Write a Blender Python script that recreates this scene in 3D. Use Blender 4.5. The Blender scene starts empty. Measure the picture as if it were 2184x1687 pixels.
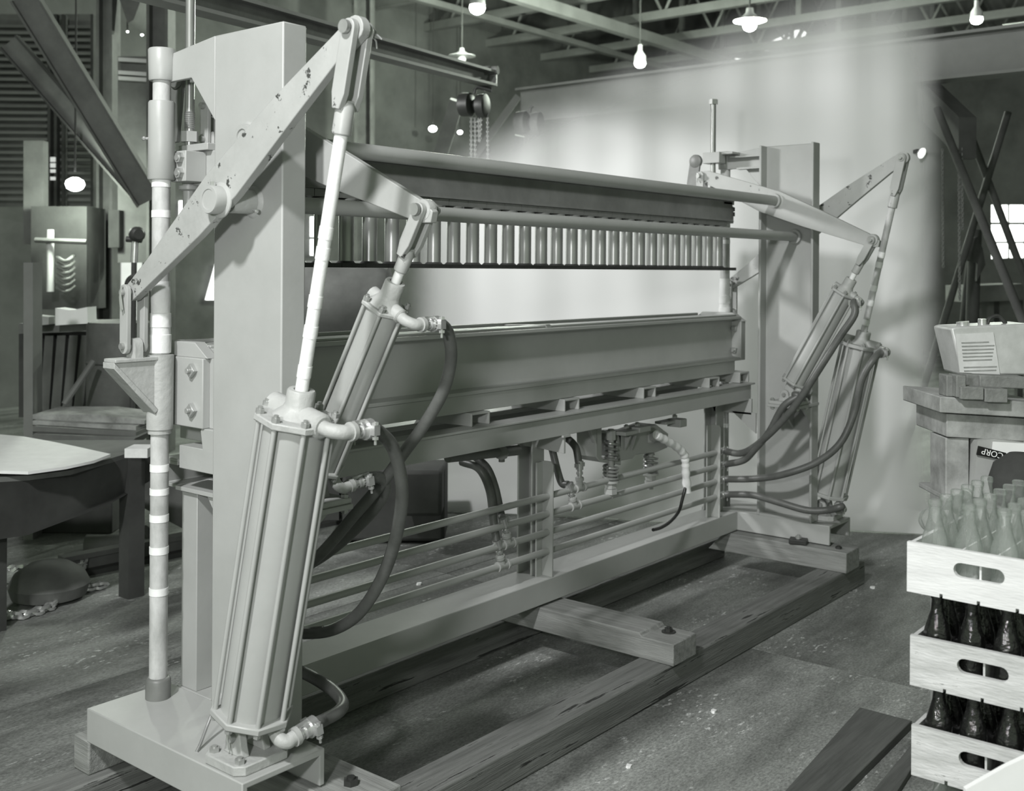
import bpy, bmesh, math, random
from mathutils import Vector, Matrix
random.seed(7)
SC = bpy.context.scene
COL = SC.collection
# ---------------------------------------------------------------- camera
# Machine axes are the world axes: X along the press, Y across it, Z up.
F, CX, CY, RO, EYE = 2330.0, 1095.0, 575.5, 0.0063, 1.5
K = (2989 - CX) / F
NK = math.hypot(1, K)
R0 = Vector((K / NK, -1 / NK, 0)); FW = Vector((1 / NK, K / NK, 0)); UP = Vector((0, 0, 1))
RT = R0 * math.cos(RO) + UP * math.sin(RO)
UU = UP * math.cos(RO) - R0 * math.sin(RO)
EYEP = Vector((0, 0, EYE))
cam_d = bpy.data.cameras.new('camera')
cam = bpy.data.objects.new('camera', cam_d); COL.objects.link(cam)
cam_d.sensor_width = 36; cam_d.sensor_fit = 'HORIZONTAL'
cam_d.lens = F / 2184 * 36
cam_d.shift_x = (1092 - CX) / 2184
cam_d.shift_y = (CY - 843.5) / 2184
SC.cycles.transparent_max_bounces = 32
cam_d.clip_start = 0.05; cam_d.clip_end = 200
m = Matrix((RT, UU, -FW)).transposed().to_4x4(); m.translation = EYEP
cam.matrix_world = m
cam_d.dof.use_dof = True; cam_d.dof.focus_distance = 3.3; cam_d.dof.aperture_fstop = 4.5
SC.camera = cam
# ---------------------------------------------------------------- light
w = bpy.data.worlds.new('world'); SC.world = w; w.use_nodes = True
w.node_tree.nodes['Background'].inputs[0].default_value = (0.84, 1.0, 0.76, 1)
w.node_tree.nodes['Background'].inputs[1].default_value = 0.38
def area(name, loc, target, power, size, shape='DISK'):
    d = bpy.data.lights.new(name, 'AREA'); d.energy = power; d.size = size; d.shape = shape
    o = bpy.data.objects.new(name, d); COL.objects.link(o); o.location = loc
    o.rotation_euler = (Vector(target) - Vector(loc)).to_track_quat('-Z', 'Y').to_euler()
    return o
area('flood_lamp_high', (-1.5, 1.0, 4.6), (2.8, 2.2, 1.0), 260, 0.35)
area('flood_lamp_by_camera', (-0.5, 0.6, 1.85), (3.0, 2.4, 1.4), 45, 0.22)
o_ = area('flood_lamp_on_cloth', (2.2, 5.6, 3.0), (6.2, 2.6, 1.9), 58, 0.5); o_.data.spread = math.radians(110)
vs = SC.view_settings
vs.view_transform = 'Standard'; vs.look = 'None'; vs.gamma = 1; vs.use_curve_mapping = False; vs.exposure = 0.0

# ---------------------------------------------------------------- pixel helpers
def ray(px, py): return FW + RT * ((px - CX) / F) + UU * ((CY - py) / F)
def PX(px, py, x=None, y=None, z=None, d=None):
    r = ray(px, py)
    if d is not None: t = d
    elif x is not None: t = x / r.x
    elif y is not None: t = y / r.y
    else: t = (z - EYE) / r.z
    return EYEP + r * t
def depth(p): return (Vector(p) - EYEP).dot(FW)
# ---------------------------------------------------------------- materials
def tint(g): 
    k = min(1, max(0, (g - .05) / .6))
    return (g * (.96 + .03 * k), g, g * (.94 + .05 * k), 1)
def mat(name, g, rough=.5, metal=0, var=.12, scale=6, bump=0, bscale=40, stretch=(1, 1, 1), chips=None, g2=None, spec=.5, emit=0):
    m = bpy.data.materials.new(name); m.use_nodes = True
    nt = m.node_tree; N = nt.nodes; L = nt.links
    b = N['Principled BSDF']
    b.inputs['Roughness'].default_value = rough; b.inputs['Metallic'].default_value = metal
    b.inputs['Specular IOR Level'].default_value = spec
    tc = N.new('ShaderNodeTexCoord'); mp = N.new('ShaderNodeMapping'); mp.inputs['Scale'].default_value = stretch
    L.new(tc.outputs['Object'], mp.inputs['Vector'])
    n = N.new('ShaderNodeTexNoise'); n.inputs['Scale'].default_value = scale; n.inputs['Detail'].default_value = 6; n.inputs['Roughness'].default_value = .65
    L.new(mp.outputs[0], n.inputs['Vector'])
    r = N.new('ShaderNodeValToRGB'); r.color_ramp.elements[0].position = .3; r.color_ramp.elements[1].position = .72
    r.color_ramp.elements[0].color = tint(g * (1 - var)); r.color_ramp.elements[1].color = tint(min(.95, g2 if g2 else g * (1 + var)))
    L.new(n.outputs['Fac'], r.inputs['Fac']); col = r.outputs['Color']
    if chips:
        cg, thr, cs = chips
        n2 = N.new('ShaderNodeTexNoise'); n2.inputs['Scale'].default_value = cs; n2.inputs['Detail'].default_value = 9; n2.inputs['Roughness'].default_value = .7
        L.new(mp.outputs[0], n2.inputs['Vector'])
        r2 = N.new('ShaderNodeValToRGB'); r2.color_ramp.elements[0].position = thr; r2.color_ramp.elements[1].position = thr + .012
        r2.color_ramp.elements[0].color = (0, 0, 0, 1); r2.color_ramp.elements[1].color = (1, 1, 1, 1)
        L.new(n2.outputs['Fac'], r2.inputs['Fac'])
        mx = N.new('ShaderNodeMix'); mx.data_type = 'RGBA'
        L.new(r2.outputs['Color'], mx.inputs['Factor']); L.new(col, mx.inputs['A']); mx.inputs['B'].default_value = tint(cg)
        col = mx.outputs['Result']
    L.new(col, b.inputs['Base Color'])
    if bump:
        n3 = N.new('ShaderNodeTexNoise'); n3.inputs['Scale'].default_value = bscale; n3.inputs['Detail'].default_value = 5
        L.new(mp.outputs[0], n3.inputs['Vector'])
        bp = N.new('ShaderNodeBump'); bp.inputs['Strength'].default_value = bump; bp.inputs['Distance'].default_value = .01
        L.new(n3.outputs['Fac'], bp.inputs['Height']); L.new(bp.outputs[0], b.inputs['Normal'])
    if emit:
        b.inputs['Emission Color'].default_value = (.97, 1, .97, 1); b.inputs['Emission Strength'].default_value = emit
    return m
M = dict(
    paint=mat('grey_enamel', .40, .42, 0, .06, 5, .03, 60),
    paintw=mat('grey_enamel_worn', .40, .42, 0, .08, 5, .05, 60, chips=(.07, .66, 9)),
    paintc=mat('grey_enamel_chipped', .40, .42, 0, .10, 9, .06, 70, chips=(.06, .60, 22)),
    cast=mat('painted_casting', .42, .5, 0, .10, 12, .25, 50, chips=(.15, .70, 18)),
    dark=mat('dark_painted_steel', .17, .45, 0, .25, 5, .05, 50),
    steel=mat('worn_steel', .34, .33, .55, .25, 10, .05, 60, stretch=(1, 1, .15)),
    bolt=mat('bolt_steel', .42, .35, .5, .15, 20),
    bright=mat('bright_fitting', .62, .25, .7, .12, 20),
    rod=mat('taped_rod', .50, .55, 0, .30, 14, .1, 40, stretch=(1, 1, .5), chips=(.12, .72, 12)),
    tape=mat('white_tape', .86, .6, 0, .05, 12, .1, 60),
    taper=mat('paper_wrap', .78, .7, 0, .10, 14, .35, 30),
    rubber=mat('rubber_hose', .12, .42, 0, .3, 9, .05, 80, chips=(.2, .68, 22)),
    black=mat('black_rubber', .02, .25, 0, .3, 9),
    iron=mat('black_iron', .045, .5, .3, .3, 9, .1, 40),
    timber=mat('sawn_timber', .25, .8, 0, .35, 5, .3, 30, stretch=(9, .6, 9), chips=(.09, .70, 8)),
    timberd=mat('oily_timber', .17, .75, 0, .4, 4, .35, 30, stretch=(.5, 9, 9), chips=(.03, .60, 4)),
    board=mat('dark_board', .10, .7, 0, .35, 5, .2, 30, stretch=(.6, 8, 8)),
    crate=mat('whitewashed_wood', .70, .75, 0, .10, 6, .2, 40, stretch=(1, 1, 6), chips=(.35, .70, 6)),
    crate2=mat('scuffed_crate_wood', .55, .75, 0, .22, 7, .3, 40, stretch=(1, 1, 5), chips=(.25, .66, 6)),
    trestle=mat('stained_wood', .32, .8, 0, .5, 7, .2, 30),
    brick=mat('firebrick', .20, .85, 0, .25, 14, .3, 60),
    can=mat('scuffed_tin', .55, .4, .2, .2, 8, .1, 30),
    paper=mat('paper', .85, .8, 0, .05, 6),
    ink=mat('ink', .3, .8, 0, .3, 40),
    label=mat('faded_label', .58, .8, 0, .15, 10),
    card=mat('cardboard', .38, .8, 0, .1, 8),
    cloth=mat('dark_cloth', .05, .9, 0, .3, 6, .2, 30),
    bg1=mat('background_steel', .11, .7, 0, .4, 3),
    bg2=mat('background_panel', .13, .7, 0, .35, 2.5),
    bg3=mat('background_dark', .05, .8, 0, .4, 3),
    roofm=mat('roof_boarding', .15, .8, 0, .35, 1.5, stretch=(.4, 4, 1)),
    truss=mat('truss_paint', .17, .6, 0, .2, 2),
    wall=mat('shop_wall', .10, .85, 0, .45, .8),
    shade=mat('enamel_shade', .6, .4, 0, .05, 3),
    glow=mat('lamp_glow', .9, .5, emit=14),
    glows=mat('bright_lamp_glow', .9, .5, emit=30),
    pane=mat('daylit_pane', .9, .5, emit=2.2),
    paned=mat('dim_daylit_pane', .5, .5, emit=.45),
)
def thin_glass(name):
    m = bpy.data.materials.new(name); m.use_nodes = True
    N = m.node_tree.nodes; L = m.node_tree.links; N.remove(N['Principled BSDF'])
    tr = N.new('ShaderNodeBsdfTransparent'); tr.inputs[0].default_value = (.99, .995, .99, 1)
    gl = N.new('ShaderNodeBsdfGlossy'); gl.inputs['Roughness'].default_value = .05; gl.inputs['Color'].default_value = (.96, 1, .97, 1)
    lw = N.new('ShaderNodeLayerWeight'); lw.inputs['Blend'].default_value = .24
    n = N.new('ShaderNodeTexNoise'); n.inputs['Scale'].default_value = 30
    bp = N.new('ShaderNodeBump'); bp.inputs['Strength'].default_value = .5; bp.inputs['Distance'].default_value = .006
    L.new(n.outputs['Fac'], bp.inputs['Height']); L.new(bp.outputs[0], gl.inputs['Normal']); L.new(bp.outputs[0], lw.inputs['Normal'])
    mx = N.new('ShaderNodeMixShader'); L.new(lw.outputs['Fresnel'], mx.inputs[0]); L.new(tr.outputs[0], mx.inputs[1]); L.new(gl.outputs[0], mx.inputs[2])
    df = N.new('ShaderNodeBsdfDiffuse'); df.inputs[0].default_value = (.75, .78, .75, 1)
    m2 = N.new('ShaderNodeMixShader'); m2.inputs[0].default_value = .10; L.new(mx.outputs[0], m2.inputs[1]); L.new(df.outputs[0], m2.inputs[2])
    L.new(m2.outputs[0], N['Material Output'].inputs['Surface']); return m
M['glass'] = thin_glass('clear_bottle_glass')
M['cola'] = mat('dark_filled_glass', .010, .07, 0, .3, 10, .35, 90, spec=1)
# concrete floor
def floor_mat():
    m = bpy.data.materials.new('oil_stained_concrete'); m.use_nodes = True
    nt = m.node_tree; N = nt.nodes; L = nt.links; b = N['Principled BSDF']
    tc = N.new('ShaderNodeTexCoord')
    def noise(s, st=(1, 1, 1), det=6):
        mp = N.new('ShaderNodeMapping'); mp.inputs['Scale'].default_value = st; L.new(tc.outputs['Object'], mp.inputs['Vector'])
        n = N.new('ShaderNodeTexNoise'); n.inputs['Scale'].default_value = s; n.inputs['Detail'].default_value = det; n.inputs['Roughness'].default_value = .7
        L.new(mp.outputs[0], n.inputs['Vector']); return n.outputs['Fac']
    def ramp(f, a, c, ca, cb):
        r = N.new('ShaderNodeValToRGB'); r.color_ramp.elements[0].position = a; r.color_ramp.elements[1].position = c
        r.color_ramp.elements[0].color = ca; r.color_ramp.elements[1].color = cb; L.new(f, r.inputs['Fac']); return r.outputs['Color']
    base = ramp(noise(2.6, (.35, 1.9, 1), 12), .28, .72, tint(.15), tint(.42))
    oil = ramp(noise(.8, (.45, 1.5, 1), 12), .42, .57, tint(.33), tint(1.0))
    fleck = ramp(noise(42, (.6, 1.3, 1), 5), .57, .64, (0, 0, 0, 1), (1, 1, 1, 1))
    patch = ramp(noise(3.0, (.6, 1.5, 1), 9), .50, .64, (0, 0, 0, 1), (1, 1, 1, 1))
    mx = N.new('ShaderNodeMix'); mx.data_type = 'RGBA'; mx.blend_type = 'MULTIPLY'; mx.inputs['Factor'].default_value = .8
    L.new(base, mx.inputs['A']); L.new(oil, mx.inputs['B'])
    mul = N.new('ShaderNodeMath'); mul.operation = 'MULTIPLY'; L.new(fleck, mul.inputs[0]); L.new(patch, mul.inputs[1])
    m2 = N.new('ShaderNodeMix'); m2.data_type = 'RGBA'; L.new(mul.outputs[0], m2.inputs['Factor'])
    L.new(mx.outputs['Result'], m2.inputs['A']); m2.inputs['B'].default_value = tint(.75)
    grit = ramp(noise(95, (.7, 1.4, 1), 3), .32, .66, tint(.62), tint(1.25))
    m3 = N.new('ShaderNodeMix'); m3.data_type = 'RGBA'; m3.blend_type = 'MULTIPLY'; m3.inputs['Factor'].default_value = 1
    L.new(m2.outputs['Result'], m3.inputs['A']); L.new(grit, m3.inputs['B'])
    L.new(m3.outputs['Result'], b.inputs['Base Color'])
    b.inputs['Roughness'].default_value = .62
    bp = N.new('ShaderNodeBump'); bp.inputs['Strength'].default_value = .35; bp.inputs['Distance'].default_value = .01
    L.new(noise(45), bp.inputs['Height']); L.new(bp.outputs[0], b.inputs['Normal'])
    return m
M['floor'] = floor_mat()
# backdrop cloth: haze at its top and sides imitated by fading alpha (UV: u along, v up)
def sheet_mat():
    m = bpy.data.materials.new('hazy_edge_white_cloth'); m.use_nodes = True
    nt = m.node_tree; N = nt.nodes; L = nt.links; b = N['Principled BSDF']; out = N['Material Output']
    b.inputs['Roughness'].default_value = .9
    tc = N.new('ShaderNodeTexCoord')
    cn = N.new('ShaderNodeTexNoise'); cn.inputs['Scale'].default_value = 2.0; L.new(tc.outputs['Object'], cn.inputs['Vector'])
    cr = N.new('ShaderNodeValToRGB'); cr.color_ramp.elements[0].color = tint(.66); cr.color_ramp.elements[1].color = tint(.78)
    L.new(cn.outputs['Fac'], cr.inputs['Fac']); L.new(cr.outputs['Color'], b.inputs['Base Color'])
    uv = N.new('ShaderNodeUVMap'); sp = N.new('ShaderNodeSeparateXYZ'); L.new(uv.outputs[0], sp.inputs[0])
    def mr(src, a, c, inv=False):
        n = N.new('ShaderNodeMapRange'); n.interpolation_type = 'SMOOTHSTEP'
        n.inputs['From Min'].default_value = a; n.inputs['From Max'].default_value = c
        if inv: n.inputs['To Min'].default_value = 1; n.inputs['To Max'].default_value = 0
        L.new(src, n.inputs['Value']); return n.outputs[0]
    nz = N.new('ShaderNodeTexNoise'); nz.inputs['Scale'].default_value = .8; L.new(tc.outputs['Object'], nz.inputs['Vector'])
    ad = N.new('ShaderNodeMath'); ad.operation = 'MULTIPLY_ADD'; ad.inputs[1].default_value = .16; L.new(nz.outputs['Fac'], ad.inputs[0]); L.new(sp.outputs['Y'], ad.inputs[2])
    ft = mr(ad.outputs[0], .80, 1.08, True); fl = mr(sp.outputs['X'], 0, .16); fr = mr(sp.outputs['X'], .90, 1.0, True)
    a1 = N.new('ShaderNodeMath'); a1.operation = 'MULTIPLY'; L.new(ft, a1.inputs[0]); L.new(fl, a1.inputs[1])
    a2 = N.new('ShaderNodeMath'); a2.operation = 'MULTIPLY'; L.new(a1.outputs[0], a2.inputs[0]); L.new(fr, a2.inputs[1])
    L.new(a2.outputs[0], b.inputs['Alpha'])
    return m
M['sheet'] = sheet_mat()

# ---------------------------------------------------------------- mesh builder
MIR = 6.789
class MB:
    def __init__(s): s.v = []; s.f = []
    def add(s, vs, fs):
        n = len(s.v); s.v += [Vector(p) for p in vs]; s.f += [[i + n for i in f] for f in fs]; return s
    def box(s, x0, x1, y0, y1, z0, z1):
        return s.add([(x, y, z) for x in (x0, x1) for y in (y0, y1) for z in (z0, z1)],
                     [(0, 1, 3, 2), (4, 6, 7, 5), (0, 4, 5, 1), (2, 3, 7, 6), (0, 2, 6, 4), (1, 5, 7, 3)])
    def prism(s, poly, vec):
        n = len(poly); vec = Vector(vec); a = [Vector(p) for p in poly]
        return s.add(a + [p + vec for p in a], [list(range(n))[::-1], list(range(n, 2 * n))] + [(i, (i + 1) % n, n + (i + 1) % n, n + i) for i in range(n)])
    def obox(s, c, ax, ay, az):   # oriented box: centre and three half-axis vectors
        c = Vector(c); ax = Vector(ax); ay = Vector(ay); az = Vector(az)
        return s.add([c + ax * i + ay * j + az * k for i in (-1, 1) for j in (-1, 1) for k in (-1, 1)],
                     [(0, 1, 3, 2), (4, 6, 7, 5), (0, 4, 5, 1), (2, 3, 7, 6), (0, 2, 6, 4), (1, 5, 7, 3)])
    def lathe(s, p0, d, prof, n=24, ph=0):
        p0 = Vector(p0); d = Vector(d).normalized()
        u = d.orthogonal().normalized() if abs(d.z) > .99 else d.cross(UP).normalized()
        v = d.cross(u); vs = []; fs = []
        for t, r in prof:
            for i in range(n):
                a = 2 * math.pi * i / n + ph
                vs.append(p0 + d * t + (u * math.cos(a) + v * math.sin(a)) * r)
        for k in range(len(prof) - 1):
            for i in range(n):
                j = (i + 1) % n; fs.append((k * n + i, k * n + j, (k + 1) * n + j, (k + 1) * n + i))
        fs.append(list(range(n))[::-1]); fs.append([(len(prof) - 1) * n + i for i in range(n)])
        return s.add(vs, fs)
    def cyl(s, p0, p1, r, n=24, r1=None, ph=0):
        d = Vector(p1) - Vector(p0)
        return s.lathe(p0, d, [(0, r), (d.length, r if r1 is None else r1)], n, ph)
    def tube(s, pts, r, n=10, rs=None):
        pts = [Vector(p) for p in pts]; vs = []; fs = []; N = len(pts)
        t = (pts[1] - pts[0]).normalized(); u = t.orthogonal().normalized()
        for i, p in enumerate(pts):
            t2 = (pts[min(i + 1, N - 1)] - pts[max(i - 1, 0)]).normalized()
            u = (u - t2 * u.dot(t2)).normalized(); v = t2.cross(u)
            rr = rs[i] if rs else r
            for k in range(n):
                a = 2 * math.pi * k / n; vs.append(p + (u * math.cos(a) + v * math.sin(a)) * rr)
        for i in range(N - 1):
            for k in range(n):
                j = (k + 1) % n; fs.append((i * n + k, i * n + j, (i + 1) * n + j, (i + 1) * n + k))
        fs.append(list(range(n))[::-1]); fs.append([(N - 1) * n + k for k in range(n)])
        return s.add(vs, fs)
    def build(s, name, mt, parent=None, mir=False, bevel=0, angle=40):
        vs = [Vector((MIR - p.x, p.y, p.z)) if mir else p for p in s.v]
        lo = Vector([min(p[i] for p in vs) for i in range(3)]); hi = Vector([max(p[i] for p in vs) for i in range(3)])
        c = (lo + hi) / 2
        me = bpy.data.meshes.new(name); me.from_pydata([p - c for p in vs], [], s.f)
        bm = bmesh.new(); bm.from_mesh(me); bmesh.ops.recalc_face_normals(bm, faces=bm.faces); bm.to_mesh(me); bm.free()
        for p in me.polygons: p.use_smooth = True
        me.set_sharp_from_angle(angle=math.radians(angle))
        me.materials.append(M[mt])
        o = bpy.data.objects.new(name, me); COL.objects.link(o); o.location = c
        if parent is not None: adopt(o, parent)
        if bevel:
            b = o.modifiers.new('bevel', 'BEVEL'); b.width = bevel; b.segments = 2; b.limit_method = 'ANGLE'; b.angle_limit = math.radians(50)
        return o
WL = {}
def adopt(o, parent):
    # every object is unrotated and unscaled in the machine frame, so only origins matter
    base = WL.get(parent.name, Vector(parent.location))
    w = Vector(o.location); WL[o.name] = w
    o.parent = parent; o.location = w - base
def thing(name, label, cat, loc=(0, 0, 0), group=None):
    o = bpy.data.objects.new(name, None); COL.objects.link(o); o.location = loc; o.empty_display_size = .1
    WL[o.name] = Vector(loc); return tag(o, label, cat, group)
def tag(o, label, cat, group=None):
    o['label'] = label; o['category'] = cat
    if group: o['group'] = group
    return o
def struct(o): o['kind'] = 'structure'; return o
def spline(pts, sub=8):
    pts = [Vector(p) for p in pts]; P = [pts[0] * 2 - pts[1]] + pts + [pts[-1] * 2 - pts[-2]]; out = []
    for i in range(1, len(P) - 2):
        for k in range(sub):
            t = k / sub; a, b, c, d = P[i - 1], P[i], P[i + 1], P[i + 2]
            out.append(.5 * ((2 * b) + (c - a) * t + (2 * a - 5 * b + 4 * c - d) * t * t + (3 * b - a - 3 * c + d) * t ** 3))
    out.append(pts[-1]); return out
def hexnut(mb, p, d, r=.011, h=.01, stud=.006):
    d = Vector(d).normalized(); p = Vector(p)
    mb.cyl(p, p + d * h, r, 6); mb.cyl(p + d * h, p + d * (h + stud), r * .55, 10); return mb
def chain_mb(mb, pts, link=.03, wire=.005):
    pts = [Vector(p) for p in pts]; run = []
    for a, b in zip(pts[:-1], pts[1:]):
        n = max(1, int((b - a).length / (link * .72)))
        run += [(a.lerp(b, (i + .5) / n), (b - a).normalized()) for i in range(n)]
    for i, (p, t) in enumerate(run):
        u = t.orthogonal().normalized(); v = t.cross(u)
        s_ = u if i % 2 else v
        loop = [p + t * (math.cos(q) * link * .5) + s_ * (math.sin(q) * link * .32) for q in [k * math.pi / 4 for k in range(8)]]
        n0 = len(mb.v); nn = 4; vs = []; fs = []
        for k, q in enumerate(loop):
            tt = (loop[(k + 1) % 8] - loop[k - 1]).normalized(); a = t.cross(s_).normalized(); b = tt.cross(a)
            vs += [q + a * wire, q + b * wire, q - a * wire, q - b * wire]
        for k in range(8):
            k2 = (k + 1) % 8
            for j in range(4): fs.append((k * 4 + j, k * 4 + (j + 1) % 4, k2 * 4 + (j + 1) % 4, k2 * 4 + j))
        mb.add(vs, fs)
    return mb
# ================================================================ structure: floor
fl = MB()
JX, JY = 3.98, 0.15          # slab joints
XS = [-6, JX - 3.0, JX, JX + 3.0, 22]; YS = [-6, JY, JY + 3.5, JY + 7.0, 13]
under = MB().box(-6, 22, -6, 13, -.12, -.015).build('floor', 'floor'); struct(under)
for i in range(4):
    for j in range(4):
        g = .0025
        MB().box(XS[i] + g, XS[i + 1] - g, YS[j] + g, YS[j + 1] - g, -.06, 0).build('slab', 'floor', under)

# ================================================================ timbers under the press
ZB = .205; ZT = .297
r_ = MB().box(1.2, 5.16, 1.998, 2.128, 0, .105).build('timber_runner', 'timberd', bevel=.006)
tag(r_, 'long dark oily squared timber lying on the floor along the front of the press', 'timber')
r_ = MB().box(1.3, 5.16, 2.75, 2.87, 0, .105).build('timber_runner', 'timberd', bevel=.006)
tag(r_, 'squared timber on the floor in shadow under the back of the press', 'timber')
t_ = MB().box(3.345, 3.507, 1.982, 2.76, .105, .196)
mid = thing('cross_timber', 'pale sawn cross timber with a bolted notched end under the middle of the press', 'timber', (3.426, 2.4, .105))
MB().prism([(3.345, 1.982, .105), (3.345, 1.982, .184), (3.345, 2.115, .184), (3.345, 2.125, .196), (3.345, 2.84, .196), (3.345, 2.84, .105)], (.162, 0, 0)).build('beam', 'timber', mid, bevel=.004)
mb = MB(); mb.lathe((3.45, 2.065, .184), (0, 0, 1), [(0, .026), (.004, .026)], 16); hexnut(mb, (3.45, 2.065, .188), (0, 0, 1), .015, .012, .004); mb.build('bolt', 'iron', mid)
far_t = thing('cross_timber', 'weathered cross timber with slanted inner end under the far base of the press', 'timber', (4.968, 2.35, .105))
MB().prism([(4.889, 1.982, .105), (4.889, 1.982, .2), (4.889, 2.61, .2), (4.889, 2.70, .105)], (.157, 0, 0)).build('beam', 'timber', far_t, bevel=.004)
mb = MB().obox((4.915, 2.23, .213), (.03, .01, 0), (-.012, .04, 0), (0, 0, .012)); mb.build('clamp_plate', 'iron', far_t, bevel=.004)
mb = MB(); hexnut(mb, (4.915, 2.23, .225), (0, 0, 1), .014, .012, .006); mb.build('bolt', 'bolt', far_t)
mb = MB(); hexnut(mb, (4.95, 2.045, .2), (0, 0, 1), .015, .01, .004); mb.build('bolt', 'iron', far_t)
near_t = thing('cross_timber', 'sawn cross timber with bolt head under the near base of the press', 'timber', (1.8, 2.3, .105))
MB().box(1.80, 1.965, 1.95, 2.74, .105, .2).build('beam', 'timber', near_t, bevel=.004)
mb = MB(); hexnut(mb, (1.885, 2.05, .2), (0, 0, 1), .02, .014, .006); mb.build('bolt', 'iron', near_t)
blk = MB().box(1.594, 1.76, 2.785, 2.865, .105, .2).build('timber_block', 'timber', bevel=.005)
tag(blk, 'short squared timber block at the back corner of the near base', 'timber')

# ================================================================ the press
PR = thing('forming_press', 'large grey painted forming press with two columns, long beams, levers and slanted cylinders', 'press', (3.39, 2.4, ZB))
def part(mb, name, mt, mir=False, bevel=0, parent=None, label=None):
    o = mb.build(name, mt, parent or PR, mir, bevel)
    if label: o['label'] = label
    return o
def chan(mb, axis, a, b, c0, c1, d0, d1, t, web):
    """channel along axis from a to b; section in the two other axes (c,d); web on side web of d ('lo'/'hi')"""
    def bx(c, cc, d, dd):
        if axis == 'x': mb.box(a, b, c, cc, d, dd)
        if axis == 'y': mb.box(c, cc, a, b, d, dd)
        if axis == 'z': mb.box(c, cc, d, dd, a, b)
    if web == 'dlo': bx(c0, c1, d0, d0 + t); bx(c0, c0 + t, d0 + t, d1); bx(c1 - t, c1, d0 + t, d1)
    if web == 'dhi': bx(c0, c1, d1 - t, d1); bx(c0, c0 + t, d0, d1 - t); bx(c1 - t, c1, d0, d1 - t)
    if web == 'clo': bx(c0, c0 + t, d0, d1); bx(c0 + t, c1, d0, d0 + t); bx(c0 + t, c1, d1 - t, d1)
    if web == 'chi': bx(c1 - t, c1, d0, d1); bx(c0, c1 - t, d0, d0 + t); bx(c0, c1 - t, d1 - t, d1)
    return mb
def chan_poly(c0, c1, d0, d1, t, web, f):   # closed channel outline mapped by f(c,d)
    if web == 'clo': P = [(c0, d0), (c1, d0), (c1, d0 + t), (c0 + t, d0 + t), (c0 + t, d1 - t), (c1, d1 - t), (c1, d1), (c0, d1)]
    if web == 'chi': P = [(c1, d0), (c1, d1), (c0, d1), (c0, d1 - t), (c1 - t, d1 - t), (c1 - t, d0 + t), (c0, d0 + t), (c0, d0)]
    if web == 'dhi': P = [(c0, d0), (c0, d1), (c1, d1), (c1, d0), (c1 - t, d0), (c1 - t, d1 - t), (c0 + t, d1 - t), (c0 + t, d0)]
    if web == 'dlo': P = [(c0, d1), (c0, d0), (c1, d0), (c1, d1), (c1 - t, d1), (c1 - t, d0 + t), (c0 + t, d0 + t), (c0 + t, d1)]
    return [f(c, d) for c, d in P]
# bottom sill beam between the two bases
part(MB().prism(chan_poly(2.572, 2.735, ZB, ZT, .014, 'dhi', lambda c, d: (1.835, c, d)), (4.954 - 1.835, 0, 0)), 'sill_beam', 'paint', bevel=.003)
# middle post with its bracket
mp_ = part(MB().prism(chan_poly(3.38, 3.456, 2.645, 2.722, .009, 'chi', lambda c, d: (c, d, ZT)), (0, 0, .862 - ZT)), 'middle_post', 'paint', bevel=.002)
part(MB().prism([(3.40, 2.507, .862), (3.40, 2.72, .862), (3.40, 2.72, .80), (3.40, 2.639, .80), (3.40, 2.507, .791)], (.012, 0, 0)), 'bracket_plate', 'paint', parent=mp_, bevel=.001)
part(MB().box(3.385, 3.43, 2.497, 2.507, .855, .863), 'bracket_lip', 'paint', parent=mp_)
# shelf: front and rear channel rails
for nm, y0, y1, web in (('shelf_rail', 2.505, 2.575, 'clo'), ('shelf_rail', 2.745, 2.815, 'chi')):
    rl = part(MB().prism(chan_poly(y0, y1, .862, .938, .01, web, lambda c, d: (1.842, c, d)), (4.96 - 1.842, 0, 0)), nm, 'paint', bevel=.002)
    part(MB().box(1.842, 4.985, y0 - .01, y1 + .004, .938, .946), 'rail_cover_strip', 'paint', parent=rl, bevel=.0015)
# transverse spacer channels on the shelf
for x0 in (2.34, 2.895, 3.447, 4.022, 4.60):
    part(MB().prism(chan_poly(x0, x0 + .102, .946, .993, .008, 'dhi', lambda c, d: (c, 2.54, d)), (0, .27, 0)), 'spacer_channel', 'paintw', bevel=.002)
for mir in (False, True):
    part(MB().prism(chan_poly(1.80, 1.90, .935 if not mir else .948, 1.0, .01, 'dhi', lambda c, d: (c, 2.50 if not mir else 2.53, d)), (0, .175, 0)), 'spacer_channel', 'paintw', mir, .002)
# lower beam: two channels back to back with a slot between them
lb = part(MB().prism([(1.839, y, z) for y, z in [(2.556, 1.275), (2.556, 1.262), (2.600, 1.255), (2.607, 1.245), (2.607, 1.085), (2.600, 1.075), (2.556, 1.068), (2.556, 1.056), (2.625, 1.056), (2.625, 1.275)]], (4.95 - 1.839, 0, 0)), 'lower_beam', 'paint', bevel=.002)
part(MB().prism([(1.839, y, z) for y, z in [(2.83, 1.275), (2.83, 1.262), (2.785, 1.255), (2.778, 1.245), (2.778, 1.085), (2.785, 1.075), (2.83, 1.068), (2.83, 1.056), (2.76, 1.056), (2.76, 1.275)]], (4.95 - 1.839, 0, 0)), 'rear_channel', 'paint', parent=lb, bevel=.002)
part(MB().box(1.839, 4.95, 2.585, 2.66, 1.275, 1.283), 'top_strip', 'paint', parent=lb, bevel=.002)
part(MB().box(1.839, 4.95, 2.80, 2.822, 1.275, 1.286), 'rear_lip', 'paint', parent=lb, bevel=.002)
part(MB().box(1.90, 4.90, 2.563, 2.82, .994, 1.056), 'bed_bar', 'paint', parent=lb, bevel=.002)
tp = PX(1062, 706, x=3.38); tq = PX(1176, 709, x=3.38)
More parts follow.
